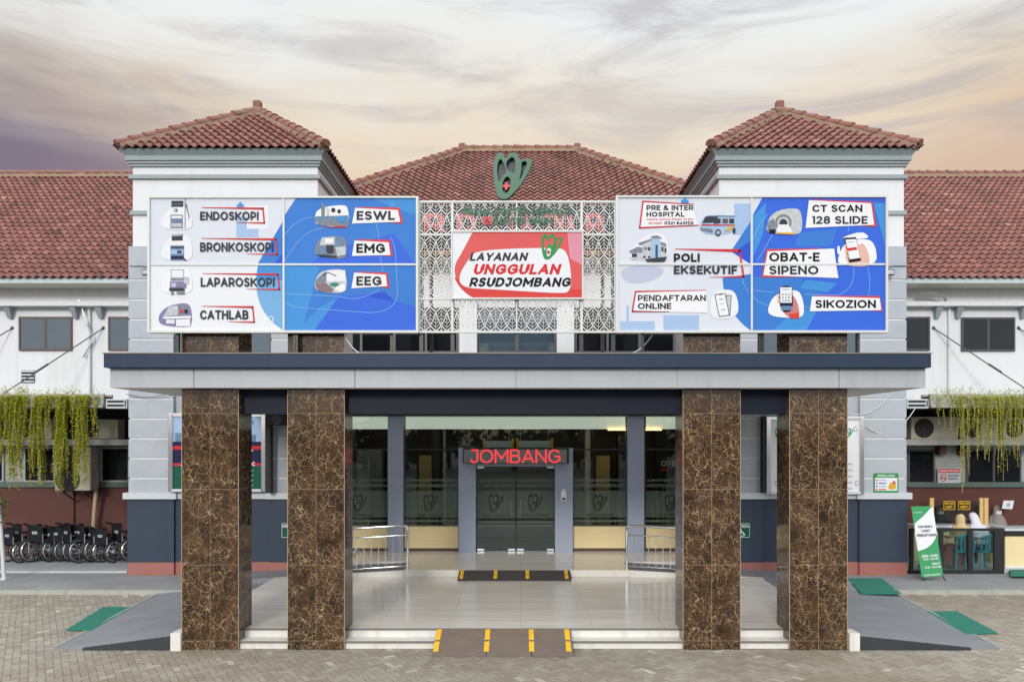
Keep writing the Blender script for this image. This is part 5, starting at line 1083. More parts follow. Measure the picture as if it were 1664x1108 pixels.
for a, b, c, d in ((733, 948, 375, 377.5), (733, 948, 483.8, 486.3), (733, 735, 377.5, 483.8), (946, 948, 377.5, 483.8)): q.box(X(a, Yc), X(b, Yc), Yc - .02, Yc + .052, Z(d, Yc), Z(c, Yc), M_wframe)
q.build('frame', cb_)
# emblem on top
em = thing('emblem_sign', (X(832, YS), YS, Z(326, YS)), 'green three winged emblem with a red cross standing on top of the leaf screen', 'emblem')
q = MB(); logo(q, 833, 287.5, 76, YS, M_green, None, .11); q.build('outline_body', em)
q = MB(); k = 76 / 850; q.poly(chaikin([((a - 585) * k + 833, (b - 522) * k + 287.5) for a, b in LOGO_OUT], 2), YS + .046, mat('emblem_grey_back', rgb(88, 88, 104), .6, .06)); q.build('back_plate', em)
q = MB(); ax, ay = 833 + (468 - 585) * k, 287.5 + 178 * k
for w1, h1, e in ((6, 2.1, 0), (2.1, 6, .002)): q.box(X(ax - w1, YS), X(ax + w1, YS), YS - .03 - e, YS + .02 - e, Z(ay + h1, YS), Z(ay - h1, YS), M_red)
q.build('red_cross', em)

# ------------------------------------------------------------------ display cases, posters, small signs on the towers
def display_case(px0, px1, py0, py1, label, left):
    Y0, Y1 = 17.95, 18.19; t = thing('display_case', (X((px0 + px1) / 2, Y0), Y0, Z(py1, Y0)), label, 'display case', 'poster cases on the towers')
    x0, x1, z0, z1 = X(px0, Y0), X(px1, Y0), Z(py1, Y0), Z(py0, Y0); f = MB()
    f.box(x0, x0 + .12, Y0, Y1, z0, z1, M_steel, bev=.02); f.box(x1 - .12, x1, Y0, Y1, z0, z1, M_steel, bev=.02); f.box(x0 + .1, x1 - .1, Y0 + .01, Y1, z1 - .1, z1, M_steel, bev=.02); f.box(x0 + .1, x1 - .1, Y0 - .03, Y1, z0, z0 + .07, M_cap, bev=.01)
    f.build('frame', t)
    p_ = MB(); yp = Y0 + .03
    def rr(u0, u1, v0, v1, m, k): p_.face([(x0 + .12 + (x1 - x0 - .24) * u0, yp - .002 * k, z0 + .07 + (z1 - z0 - .17) * v0), (x0 + .12 + (x1 - x0 - .24) * u1, yp - .002 * k, z0 + .07 + (z1 - z0 - .17) * v0), (x0 + .12 + (x1 - x0 - .24) * u1, yp - .002 * k, z0 + .07 + (z1 - z0 - .17) * v1), (x0 + .12 + (x1 - x0 - .24) * u0, yp - .002 * k, z0 + .07 + (z1 - z0 - .17) * v1)], m)
    if left:
        rr(0, 1, .66, 1, I_lblue, 0); rr(0, 1, .33, .66, I_navy, 0); rr(0, 1, 0, .33, I_gnd, 0); rr(0, 1, .55, .60, I_redt, 1); rr(0, 1, .325, .36, I_redt, 1)
        for k in range(7): rr(.02 + .14 * k, .10 + .14 * k, .66, random.uniform(.72, .84), I_steelb, 1)
        p_.text('STOP', X(279.5, Y0), X(296, Y0), 0, 1, Y0, I_white) if False else None
    else:
        rr(0, 1, 0, 1, I_pale2, 0)
    p_.build('poster', t)
    l_ = MB(); yl = yp - .006
    if left:
        l_.text('MAKLUMAT PELAYANAN', 300, 412, 682, 689, yl, I_blue2, .02); l_.text('WASPADA', 300, 412, 726, 733, yl, I_white, .03); l_.text('JAGA JARAK', 293, 415, 750, 757, yl, I_white, .02)
        for k in range(4): l_.text('Cuci tangan dan pakai masker', 300, 412, 762 + 8 * k, 767 + 8 * k, yl, I_pale, .01)
    else:
        logo(l_, 1380, 703, 16, yl, I_gn); logo(l_, 1266, 703, 16, yl, I_gn)
        l_.text('PENGUMUMAN', 1285, 1365, 700, 712, yl, I_dk, .02)
        for k in range(5): l_.text('jadwal pelayanan poliklinik', 1270, 1386, 752 + 10 * k, 756 + 10 * k, yl, I_mid, .008)
        for cx_, cy_ in ((1390, 697), (1392, 785), (1262, 785)): 
            for a, b in zip(ell(cx_, cy_, 2.4, 4, 9), ell(cx_, cy_, 2.4, 4, 9)[1:]): bar(l_, a, b, .7, .7, yl, I_dk)
    l_.build('lettering', t)
display_case(272.5, 432, 671, 799, 'chrome framed case with a blue, navy and green poster, behind the two left columns', True)
display_case(1245, 1405, 676, 803, 'chrome framed case with a white notice, behind the two right columns', False)
q = MB(); Yq = 18.095; q.box(X(1420, Yq), X(1460, Yq), Yq, Yq + .015, Z(801, Yq), Z(768.5, Yq), I_gn, bev=.01); t = thing('wall_poster', (X(1440, Yq), Yq, Z(801, Yq)), 'small green framed leaflet board on the right pilaster', 'poster')
q.build('frame', t); q = MB(); q.poly(rect(1422, 1458, 776, 797), Yq - .003, I_pale2)
for k in range(4): q.poly(ell(1425, 780 + 5 * k, 1.3, 1.5, 10), Yq - .005, (I_redt, I_blue, I_navy, I_redt)[k]); q.poly(rect(1428, 1440, 779 + 5 * k, 781 + 5 * k), Yq - .005, (I_lblue, I_steelb, I_lblue, I_crim)[k])
q.poly(chaikin([(1442, 795), (1446, 784), (1455, 782), (1457, 795)], 1), Yq - .005, I_orange); q.poly(ell(1453, 784, 2.5, 3, 10), Yq - .006, I_crim)
q.text('INFORMASI LAYANAN', 1426, 1454, 770.5, 774.5, Yq - .003, I_white, .02); q.build('print', t)
def access_sign(px0, px1, label):
    Yq = 18.16; t = thing('wheelchair_sign', (X((px0 + px1) / 2, Yq), Yq, Z(873, Yq)), label, 'sign', 'green wheelchair signs on the plinths')
    q = MB(); q.box(X(px0, Yq), X(px1, Yq), Yq - .07, Yq - .055, Z(874, Yq), Z(849, Yq), I_gnd, bev=.01); q.build('plate', t)
    y = Yq - .073; q = MB(); q.text('KURSI RODA', px0 + 2, px1 - 2, 852, 857, y, I_white, .02); c = (px0 + px1) / 2
    for a, b in zip(ell(c, 867, 4, 4.4, 14), ell(c, 867, 4, 4.4, 14)[1:]): bar(q, a, b, 1.3, 1.3, y, I_white)
    q.poly(ell(c - 1, 859.6, 1.3, 1.4, 10), y, I_white); bar(q, (c - 1, 861), (c, 866), 1.5, 1.5, y, I_white); bar(q, (c, 865.5), (c + 4, 865.5), 1.3, 1.3, y, I_white); bar(q, (c + 4, 865), (c + 6, 870), 1.3, 1.3, y, I_white)
    for a, b, c_, d in ((px0 + .8, px0 + 1.4, 850, 873), (px1 - 1.4, px1 - .8, 850, 873), (px0 + 1.4, px1 - 1.4, 850, 850.6), (px0 + 1.4, px1 - 1.4, 872.4, 873)): q.poly(rect(a, b, c_, d), y, I_white)
    q.build('lettering', t)
access_sign(457, 486, 'green KURSI RODA wheelchair sign half hidden by the second column from the left'); access_sign(1190, 1219, 'green KURSI RODA wheelchair sign half hidden by the third column from the left')
# speaker on a stand in the left bay, dark post in the right bay
sp_ = thing('loudspeaker', (X(450, 17.8), 17.8, 2.1), 'black loudspeaker hanging under the canopy between the two left columns', 'loudspeaker')
q = MB(); Yq = 17.7; q.box(X(431, Yq), X(468, Yq), Yq, Yq + .3, Z(691, Yq), Z(673, Yq), M_black, bev=.02); q.build('cabinet', sp_)
q = MB(); q.ring((X(450, Yq), Yq - .004, Z(682, Yq)), (0, 1, 0), .10, .012, M_dkf, 24, 6); q.disc((X(450, Yq), Yq - .002, Z(682, Yq)), (0, -1, 0), .09, M_dark); q.build('cone', sp_)
q = MB(); q.box(X(430.5, Yq), X(437, Yq), Yq + .1, Yq + .3, 2.1, Z(691, Yq), M_black); q.build('mounting_post', sp_)
q = MB(); Yq = 17.95; q.box(X(1239.5, Yq), X(1244.5, Yq), Yq, Yq + .2, 2.1, Z(676, Yq), M_black); solo(q, 'black_post', 'narrow black post beside the white notice case in the right bay', 'post')
# CCTV and floodlights
cc = thing('security_camera', (X(291, 18.0), 18.05, Z(640, 18.0)), 'white bullet security camera left of the outermost left column under the canopy', 'security camera')
q = MB(); c = Vector((X(291, 17.9), 17.9, Z(636, 17.9))); q.tube([c + Vector((-.1, -.14, -.05)), c + Vector((.06, .08, .03))], .05, M_wframe, 12); q.build('body', cc, smooth=True, auto=40)
q = MB(); q.tube([c + Vector((-.13, -.18, -.06)), c + Vector((-.098, -.137, -.049))], .053, M_black, 12); q.build('lens', cc)
q = MB(); q.tube([c + Vector((.04, .05, .04)), c + Vector((.12, .16, .14)), c + Vector((.12, .22, .14))], .02, M_wframe, 8); q.build('mount', cc)
for px, sg, lab in ((238, 1, 'small black floodlight on the left tower beside the LAPAROSKOPI panel'), (1446, -1, 'small black floodlight on the right tower beside the OBAT-E panel')):
    Yq = 17.9; t = thing('floodlight', (X(px, Yq), Yq, Z(444, Yq)), lab, 'floodlight', 'floodlights on the tower corners')
    q = MB(); xm, zm = X(px, Yq), Z(443, Yq); q.box(xm - .09, xm + .09, Yq - .05, Yq + .02, zm - .07, zm + .07, M_black, bev=.01); q.build('housing', t)
    q = MB(); q.box(xm - .07, xm + .07, Yq - .056, Yq - .051, zm - .05, zm + .05, I_lg); q.build('lens', t)
    q = MB(); q.tube([(xm, Yq + .02, zm), (xm, Yq + .22, zm)], .015, M_dark, 6); q.build('bracket', t)
    q = MB(); q.tube([(xm, Yq + .03, zm + .07), (xm - .02, Yq + .1, zm + .16), (xm - .2 * sg, Yq + .2, zm + .2), (xm - .5 * sg, Yq + .2, zm + .2)], .01, M_dark, 5); q.build('cord', t)
# LED sign and dispenser
t = thing('led_sign', (X(838, 19.5), 19.5, Z(753, 19.5)), 'dark LED display reading JOMBANG in red above the glass doors', 'LED sign')
Yq = 19.5; q = MB(); q.box(X(752.5, Yq), X(924.5, Yq), Yq, Yq + .13, Z(753, Yq), Z(728, Yq), M_black, bev=.008); q.build('housing', t)
q = MB(); q.box(X(754, Yq), X(921, Yq), Yq - .006, Yq - .001, Z(752, Yq), Z(730, Yq), M_ledp); q.build('matrix_panel', t)
q = MB(); q.text('JOMBANG', 764, 911, 729.8, 752.3, Yq - .009, M_led, -.004); q.build('lettering', t)
t = thing('sanitizer_dispenser', (X(917, 19.6), 19.6, Z(814, 19.6)), 'white hand sanitizer dispenser on the right door post', 'dispenser')
Yq = 19.52; q = MB(); q.box(X(911.5, Yq), X(920.5, Yq), Yq, Yq + .12, Z(814, Yq), Z(798, Yq), I_white, bev=.02); q.tube([(X(916, Yq), Yq + .06, Z(799, Yq)), (X(916, Yq), Yq + .06, Z(794.5, Yq))], .055, I_white, 12); q.build('body', t)
q = MB(); q.box(X(913.5, Yq), X(918.5, Yq), Yq - .006, Yq + .01, Z(812, Yq), Z(808.5, Yq), M_black); q.build('nozzle', t)

# ------------------------------------------------------------------ railings on the platform
def railing(sg, xp, xe, label):
    Yr = 17.0; t = thing('railing', (xp, Yr, ZU), label, 'railing', 'steel railings beside the side ramps')
    zp = ZU; dz = -(ZU - ZW) / 5.24; n = abs(xe - xp); z = lambda x, h: ZU + dz * abs(x - xp) + h
    q = MB(); q.tube([(xp, Yr, zp), (xp, Yr, zp + .90), (xp + sg * -.0, Yr, zp + .985), (xp + sg * .10, Yr, z(xp + sg * .1, 1.02)), (xe, Yr, z(xe, 1.02))], .028, M_steel, 10); q.build('handrail', t, smooth=True, auto=60)
    q = MB(); q.tube([(xe, Yr, z(xe, 0)), (xe, Yr, z(xe, 1.0))], .028, M_steel, 10); q.build('post', t, smooth=True, auto=60)
    for h in (.80, .10): q = MB(); q.tube([(xp, Yr, z(xp, h)), (xe, Yr, z(xe, h))], .016, M_steel, 8); q.build('rail', t, smooth=True, auto=60)
    k = int(n / .165); dia = {}
    for i in range(1, k):
        x = xp + sg * i * .165
        q = MB()
        if i % 9 == 7:
            zc = z(x, .45); r_ = .11
            q.tube([(x, Yr, z(x, .80)), (x, Yr, zc + r_)], .009, M_steel, 6); q.tube([(x, Yr, zc - r_), (x, Yr, z(x, .10))], .009, M_steel, 6)
            q.tube([(x, Yr, zc + r_), (x + r_, Yr, zc), (x, Yr, zc - r_), (x - r_, Yr, zc), (x, Yr, zc + r_)], .011, M_steel, 6)
            q.tube([(x + sg * .03, Yr, zc + r_ * .5), (x + sg * .1, Yr, zc), (x + sg * .03, Yr, zc - r_ * .5)], .009, M_steel, 6)
        else: q.tube([(x, Yr, z(x, .80)), (x, Yr, z(x, .10))], .009, M_steel, 6)
        q.build('baluster', t)
railing(-1, -2.56, -4.75, 'steel railing with a diamond ornament left of the upper rubber ramp'); railing(1, 2.40, 4.6, 'steel railing with a diamond ornament right of the upper rubber ramp')

# ------------------------------------------------------------------ rubber threshold ramps and mats
def rubber_ramp(xs, Y0, z0, Y1, z1, m, label, sx):
    t = thing('rubber_ramp', ((xs[0] + xs[-1]) / 2, Y0, z0), label, 'ramp', 'portable rubber ramps on the steps')
    for a, b in zip(xs[:-1], xs[1:]):
        q = MB(); a_, b_ = a + .006, b - .006
        q.raw([(a_, Y0, z0), (b_, Y0, z0), (b_, Y1, z0), (a_, Y1, z0), (a_, Y0, z0 + .02), (b_, Y0, z0 + .02), (b_, Y1, z1), (a_, Y1, z1)], [(0, 3, 2, 1), (4, 5, 6, 7), (0, 1, 5, 4), (1, 2, 6, 5), (2, 3, 7, 6), (3, 0, 4, 7)], m)
        for k in range(1, 16):
            f = k / 16; y = Y0 + (Y1 - Y0) * f; zz_ = z0 + .02 + (z1 - z0 - .02) * f; q.box(a_ + .05, b_ - .05, y - .004, y + .004, zz_ - .004, zz_ + .004, m)
        q.build('ramp_section', t)
    for x in sx:
        for f0, f1 in ((.14, .50), (.57, .97)):
            q = MB(); y0, y1 = Y0 + (Y1 - Y0) * f0, Y0 + (Y1 - Y0) * f1; za = z0 + .02 + (z1 - z0 - .02) * f0 + .006; zb = z0 + .02 + (z1 - z0 - .02) * f1 + .006
            q.hexa([(x - .04, y0, za - .004), (x + .04, y0, za - .004), (x + .04, y1, zb - .004), (x - .04, y1, zb - .004)], [(x - .04, y0, za), (x + .04, y0, za), (x + .04, y1, zb), (x - .04, y1, zb)], M_yellow); q.build('stripe', t)
e = .9 
xs = [X(702, 11.75), X(790, 11.75), X(864, 11.75), X(932, 11.75)]
rubber_ramp(xs, 11.70, 0.0, 12.38, .262, M_rubber, 'dusty brown rubber ramp with yellow stripes on the front steps', [xs[0] + .05, xs[1], xs[2], xs[3] - .07])
xs = [X(744, 16.7), X(805, 16.7), X(857, 16.7), X(928, 16.7)]
rubber_ramp(xs, 16.52, ZP, 16.99, ZU + .004, M_rubber2, 'black rubber ramp with yellow stripes on the upper step by the doors', [xs[0] + .08, xs[1], xs[2], xs[3] - .1])
def door_mat(c, label):
    q = MB(); top = [Vector((a, b, z + .016)) for a, b, z in c]; bot = [Vector((a, b, z + .001)) for a, b, z in c]; q.hexa(bot, top, M_mat)
    solo(q, 'door_mat', label, 'mat', 'green mats around the ramps')
def gmat(pts, z): 
    out = []
    for px, py in pts:
        Y = F * (H - z) / (py - HY); out.append((X(px, Y), Y, z))
    return out
door_mat(gmat([(107, 1024), (163, 1026), (231, 987), (168, 986.5)], .002), 'green mat on the pavers at the foot of the left ramp')
door_mat(gmat([(1568, 1031), (1622, 1029), (1555, 993.5), (1495, 994.5)], .002), 'green mat on the pavers at the foot of the right ramp')
door_mat(gmat([(1400, 965.5)], .10) + gmat([(1465, 965)], .075) + gmat([(1432, 939.5), (1376, 940)], ZW + .004), 'green mat at the top of the right ramp close behind the outermost right column')
door_mat(gmat([(1643, 936), (1700, 937), (1690, 926), (1640, 926)], ZW + .05), 'green mat by the pale counter front at the right edge')

# ------------------------------------------------------------------ air conditioners and vents
def ac_unit(px0, px1, py0, py1, Y, fans, label, dep=.35, brk=False):
    x0, x1, z0, z1 = X(px0, Y), X(px1, Y), Z(py1, Y), Z(py0, Y); t = thing('air_conditioner', ((x0 + x1) / 2, Y, z0), label, 'air conditioner', 'outdoor air conditioning units')
    q = MB(); q.box(x0, x1, Y, Y + dep, z0, z1, M_acw, bev=.02); q.build('casing', t)
    for fx, fz, fr_ in fans:
        xc_, zc_, r_ = x0 + (x1 - x0) * fx, z0 + (z1 - z0) * fz, fr_ * min(x1 - x0, z1 - z0)
        q = MB(); q.disc((xc_, Y - .004, zc_), (0, -1, 0), r_, M_black)
        for k in range(4): q.ring((xc_, Y - .010, zc_), (0, 1, 0), r_ * (k + 1) / 4, .006, M_dkf, 24, 4)
        for k in range(8): a = math.pi * k / 4; q.tube([(xc_, Y - .012, zc_), (xc_ + r_ * math.cos(a), Y - .012, zc_ + r_ * math.sin(a))], .005, M_dkf, 4)
        q.build('fan_grille', t)
    if brk:
        q = MB()
        for xx in (x0 + .2, x1 - .2): q.box(xx - .02, xx + .02, Y, 20.72, z0 - .05, z0 - .001, M_dark); q.tube([(xx, Y + .05, z0 - .05), (xx, 20.7, z0 - .35)], .018, M_dark, 6)
        q.build('wall_bracket', t)
    else:
        q = MB()
        for xx in (x0 + .12, x1 - .12): q.box(xx - .03, xx + .03, Y + .02, Y + dep - .02, 3.371, max(3.40, z0 - .001), M_dark)
        q.build('foot', t)
ac_unit(89, 147, 727, 797, 20.05, ((.36, .74, .34), (.36, .26, .34)), 'tall cream two fan air conditioner on wall brackets behind the hanging vines', .4, True)
ac_unit(126, 191, 681, 713.5, 20.1, ((.32, .5, .40),), 'cream air conditioner on the beam above the tall two fan unit', .4)
ac_unit(20, 84, 681, 713.5, 20.1, ((.32, .5, .40),), 'cream air conditioner on the beam behind the left vines', .4)
ac_unit(1481, 1557, 677, 714, 20.1, ((.27, .5, .42),), 'cream air conditioner with a big dark fan beside the right tower', .4)
ac_unit(1562, 1622, 679, 714, 20.1, ((.30, .5, .40),), 'cream air conditioner in the middle of the right beam', .4)
ac_unit(1630, 1690, 679, 714, 20.1, ((.30, .5, .40),), 'cream air conditioner at the right edge behind the vines', .4)
for px0, px1, lab in ((172, 206, 'small louvred white lamp box at the end of the left planter'), (1474, 1509, 'small louvred white lamp box at the end of the right planter')):
    t = thing('lamp_box', (X((px0 + px1) / 2, 18.6), 18.6, 4.1), lab, 'lamp', 'louvred boxes at the planter ends'); Yq = 18.55
    q = MB(); q.box(X(px0, Yq), X(px1, Yq), Yq, Yq + .3, Z(663.5, Yq), Z(648, Yq), M_cap, bev=.01); q.build('housing', t)
    q = MB()
    for a, b in ((650.5, 654), (657, 660.5)): q.box(X(px0 + 2, Yq), X(px1 - 5, Yq), Yq - .004, Yq + .01, Z(b, Yq), Z(a, Yq), M_black)
    q.box(X(px1 - 3.5, Yq), X(px1 - 1.5, Yq), Yq - .004, Yq + .01, Z(661, Yq), Z(650, Yq), M_black); q.build('louvre', t)

# ------------------------------------------------------------------ hanging vines
def leafq(mb, c, l, m=M_leaf):
    a = random.uniform(0, 6.28); d = Vector((math.cos(a), math.sin(a), random.uniform(-.9, .3))).normalized(); s_ = d.cross(Vector((0, 0, 1)))
    s_ = (s_.normalized() if s_.length > .01 else Vector((1, 0, 0))) * l * .42
    mb.face([c, c + d * l * .5 + s_ , c + d * l, c + d * l * .5 - s_], m, None, min(1, max(0, random.gauss(.55, .28))))
def vines(px0, px1, label, dens, leafk, clumps, hang):
    YT = 18.6; x0, x1 = X(px0, YT), X(px1, YT); t = thing('hanging_vine', ((x0 + x1) / 2, YT, 4.5), label, 'hanging plant', 'vines hanging from the planters')
    fo = MB(); st = MB()
    n = int((x1 - x0) * 170)
    for _ in range(n * 6):      # the mat of leaves on the trough
        x = random.uniform(x0, x1); cl = .5 + .5 * math.sin(x * 3.1) * math.sin(x * 1.7 + 1); z = 4.42 + random.random() ** 1.6 * (.12 + .24 * cl) - random.random() ** 2 * .25; y = YT + random.gauss(.06, .13)
        if random.random() > .45 + .55 * cl: continue
        leafq(fo, Vector((x, y, z)), random.uniform(.03, .06))
    for _ in range(int((x1 - x0) * 10)):   # sprigs that stick up
        x = random.uniform(x0, x1); p0 = Vector((x, YT + random.uniform(0, .3), 4.5)); p1 = p0 + Vector((random.gauss(0, .08), random.gauss(-.05, .08), random.uniform(.1, .26))); st.tube([p0, p1], .003, M_stem, 3, False)
        for k in range(6): leafq(fo, p0.lerp(p1, random.random()), .04)
    for cx_, wd, ns, ln in clumps:
        for _ in range(int(ns * dens)):
            x = X(cx_, YT) + random.gauss(0, wd); 
            if not x0 - .05 < x < x1 + .05: continue
            L = ln * random.uniform(.55, 1.05); y = YT - .07 + random.uniform(-.12, .10); ph = random.uniform(0, 6.28); pts = []; dx = random.gauss(0, .05)
            for k in range(9):
                f = k / 8; pts.append(Vector((x + .025 * math.sin(ph + f * 6) + dx * f, y + .02 * math.cos(ph + f * 5) - .10 * min(1, f * 5), 4.46 - L * f)))
            st.tube(pts, .0035, M_stem, 3, False)
            nl = int(L * leafk)
            for k in range(nl):
                f = random.random(); 
                if random.random() < hang * f: continue
                i = min(7, int(f * 8)); c = pts[i].lerp(pts[i + 1], f * 8 - i) + Vector((random.gauss(0, .012), random.gauss(0, .012), 0)); leafq(fo, c, random.uniform(.034, .062))
    fo.build('foliage', t); st.build('strand', t)
vines(-60, 168, 'dense yellow green vines hanging in curtains over the wheelchairs', 1.35, 85, [(6, .05, 10, 1.7), (-20, .10, 12, 1.7), (38, .04, 8, 1.9), (-45, .1, 12, 1.7), (24, .04, 13, 2.25), (36, .045, 13, 2.2), (46, .03, 4, 1.1), (63, .035, 11, 2.15), (75, .04, 10, 2.15), (84, .03, 5, 1.4), (103, .035, 17, 2.3), (112, .03, 14, 2.15), (129, .015, 3, 1.9), (138, .03, 14, 2.15), (144, .02, 9, 2.15), (126, .06, 6, .6), (160, .05, 4, 1.1), (90, .12, 8, .4), (30, .2, 8, .4)], .15)
vines(1512, 1740, 'thinner bright green vines with bare strings hanging over the glazed counter', .8, 55, [(1527, .08, 6, .9), (1545, .12, 8, 1.2), (1560, .05, 10, 2.3), (1570, .15, 14, 1.5), (1590, .1, 16, 1.3), (1605, .1, 18, 1.6), (1618, .08, 14, 2.1), (1634, .12, 16, 1.6), (1650, .1, 16, 1.8), (1664, .12, 14, 1.9), (1700, .2, 14, 1.6), (1620, .4, 26, .6)], .7)

# ------------------------------------------------------------------ wheelchairs
M_tyre = mat('grey_black_tyre', (.03, .03, .032), .6, .1); M_rim = mat('chrome_rim', (.62, .63, .65), .25, .05, metal=.9); M_vinyl = mat('black_vinyl', (.009, .0095, .012), .6, .1, spec=.2)
def wheelchair():
    t = thing('wheelchair', (0, 0, 0), '-', 'wheelchair', 'wheelchairs parked on the left terrace')
    hw = .19
    for s_ in (-1, 1):
        q = MB(); q.ring((s_ * (hw + .05), .05, .305), (1, 0, 0), .28, .020, M_tyre, 30, 6); w_ = q.build('wheel', t, smooth=True)
        q = MB(); q.ring((s_ * (hw + .085), .05, .305), (1, 0, 0), .24, .010, M_rim, 28, 5); q.ring((s_ * (hw + .05), .05, .305), (1, 0, 0), .262, .009, M_rim, 28, 5)
        for k in range(12): a = math.pi * k / 6; q.tube([(s_ * (hw + .05), .05, .305), (s_ * (hw + .05), .05 + .26 * math.cos(a), .305 + .26 * math.sin(a))], .0025, M_rim, 3, False)
        q.tube([(s_ * (hw + .02), .05, .305), (s_ * (hw + .1), .05, .305)], .025, M_rim, 8); q.build('rim', w_, smooth=True, auto=40)
        q = MB(); q.ring((s_ * hw, .50, .09), (1, 0, 0), .072, .018, M_tyre, 18, 6); q.tube([(s_ * hw, .50, .09), (s_ * hw, .45, .28)], .012, M_rim, 6); q.build('caster', t)
        q = MB(); q.box(s_ * (hw + .015) - .02, s_ * (hw + .015) + .02, -.05, .32, .68, .715, M_vinyl, bev=.008); q.build('armrest', t)
        q = MB(); q.tube([(s_ * hw, -.12, .70), (s_ * hw, -.16, .92), (s_ * hw, -.24, .95)], .014, M_dark, 8); q.tube([(s_ * hw, -.16, .925), (s_ * hw, -.30, .955)], .02, M_black, 8); q.build('push_handle', t)
        q = MB(); q.box(s_ * .11 - .07, s_ * .11 + .07, .62, .76, .10, .115, M_vinyl); q.tube([(s_ * hw, .45, .42), (s_ * .13, .66, .12)], .012, M_rim, 6); q.build('footplate', t)
    q = MB()
    for s_ in (-1, 1):
        q.tube([(s_ * hw, -.12, .22), (s_ * hw, -.12, .74)], .013, M_rim, 6); q.tube([(s_ * hw, -.12, .45), (s_ * hw, .45, .47)], .013, M_rim, 6); q.tube([(s_ * hw, -.12, .24), (s_ * hw, .45, .26), (s_ * hw, .45, .47)], .013, M_rim, 6); q.tube([(s_ * hw, -.1, .66), (s_ * hw, .36, .66), (s_ * hw, .38, .47)], .012, M_rim, 6)
    q.tube([(-hw, .1, .25), (hw, .1, .46)], .012, M_rim, 6); q.tube([(hw, .1, .25), (-hw, .1, .46)], .012, M_rim, 6); q.build('frame', t)
    q = MB(); q.box(-hw + .01, hw - .01, -.10, .42, .455, .485, M_vinyl, bev=.01); q.build('seat', t)
    q = MB(); q.box(-hw + .01, hw - .01, -.15, -.115, .50, .92, M_vinyl, bev=.012); b_ = q.build('backrest', t)
    q = MB(); q.box(-.07, .07, -.157, -.151, .70, .76, I_lg); q.text('RSUD', 0, 1, 0, 1, 0, I_dk) if False else None
    q.box(-.05, .05, -.160, -.1575, .722, .738, I_dk); q.build('number_tag', b_)
    return t
wc = wheelchair(); labs = ['leftmost wheelchair of the terrace row, beside the pale post', 'second wheelchair from the pale post', 'third wheelchair from the pale post', 'fourth wheelchair from the pale post', 'fifth wheelchair from the pale post', 'fifth wheelchair from the slate plinth', 'fourth wheelchair from the slate plinth', 'third wheelchair from the slate plinth', 'second wheelchair from the slate plinth', 'wheelchair at the right end of the row, half behind the slate plinth']
for i, (px, pr) in enumerate(((22, 42), (42, 38), (61, 44), (81, 36), (99, 40), (117, 34), (133, 38), (151, 34), (173, 30), (197, 36))):
    o = wc if i == 0 else copy_tree(wc)
    Yq = 19.72 + random.uniform(-.16, .14); o.location = (X(px, Yq) + random.uniform(-.07, .07), Yq, ZW + .045); o.rotation_euler.z = math.radians(random.uniform(-38, 0)); k_ = random.uniform(.98, 1.12); o.scale = (k_, k_, k_); o['label'] = labs[i]

# ------------------------------------------------------------------ pale post with plant at the far left
t = thing('post', (X(6, 17.6), 17.6, ZW), 'leaning pale post topped with green leaves at the left edge', 'post')
q = MB(); q.tube([(X(7, 17.6), 17.6, ZW), (X(-2, 17.6), 17.6, Z(812, 17.6))], .045, M_wframe, 8, True, .04); q.build('shaft', t, smooth=True, auto=40)
q = MB(); q.box(X(1, 17.6), X(13, 17.6), 17.5, 17.7, ZW, ZW + .03, M_wframe); q.build('foot', t)
q = MB(); 
for _ in range(160): leafq(q, Vector((X(1, 17.6) + random.gauss(0, .09), 17.6 + random.gauss(0, .1), Z(818, 17.6) + random.gauss(0, .13))), random.uniform(.06, .11), M_leafd)
q.build('foliage', t)
q = MB(); q.tube([(X(148, 20.5), 20.55, .2), (X(153, 20.5), 20.5, 1.3), (X(157, 20.4), 20.4, 2.2), (X(152, 20.3), 20.3, 3.3)], .06, mat('pale_bark', rgb(186, 164, 138), .8, .15, 8), 8, True, .045); solo(q, 'bare_trunk', 'pale bare climbing trunk against the red brown wall behind the wheelchairs', 'trunk', None, True, 40)

# ------------------------------------------------------------------ glazed counter at the right with people
YV = 18.3
gb = thing('glass_barrier', (X(1556, YV), YV, ZW), 'low black framed glass barrier in front of the seated visitors', 'barrier')
q = MB(); zb, ztp = ZW + .05, Z(859, YV)
for a, b in ((1479, 1484), (1527, 1533), (1574, 1581), (1616, 1632)): q.box(X(a, YV), X(b, YV), YV, YV + .06, zb, ztp, M_black)
q.box(X(1479, YV), X(1632, YV), YV - .004, YV + .064, ztp - .05, ztp + .01, M_black); q.box(X(1479, YV), X(1632, YV), YV - .004, YV + .064, zb - .04, zb + .03, M_black); q.build('frame', gb)
for a, b in ((1484, 1527), (1533, 1574), (1581, 1616)):
    q = MB(); q.box(X(a, YV), X(b, YV), YV + .026, YV + .034, zb + .03, ztp - .05, M_glass); q.build('glass_panel', gb)
YK = 20.0
kt = thing('service_counter', (X(1580, YK), YK, ZW), 'long registration counter with a pale edged top and beige front behind the glass barrier', 'counter')
q = MB(); q.box(X(1486, YK), X(1632, YK), YK - .02, YK + .5, 1.02, 1.09, M_cap); q.build('top', kt)
q = MB(); q.box(X(1486, YK), X(1632, YK), YK, YK + .45, ZW + .05, 1.02, M_beige); q.build('front', kt)
q = MB(); q.box(X(1486, YK), X(1632, YK), YK - .03, YK + .01, .93, 1.019, M_black); q.build('trim_band', kt)
for a, b in ((1513, 1519.5), (1594, 1600), (1601.5, 1608)): q = MB(); q.box(X(a, YK), X(b, YK), YK + .05, YK + .12, 1.091, Z(809, YK), M_wood); q.build('screen_post', kt)
q = MB(); q.box(X(1519.5, YK), X(1594, YK), YK + .08, YK + .09, 1.2, Z(814, YK), M_glass); q.build('glass_screen', kt)
YK2 = 18.9
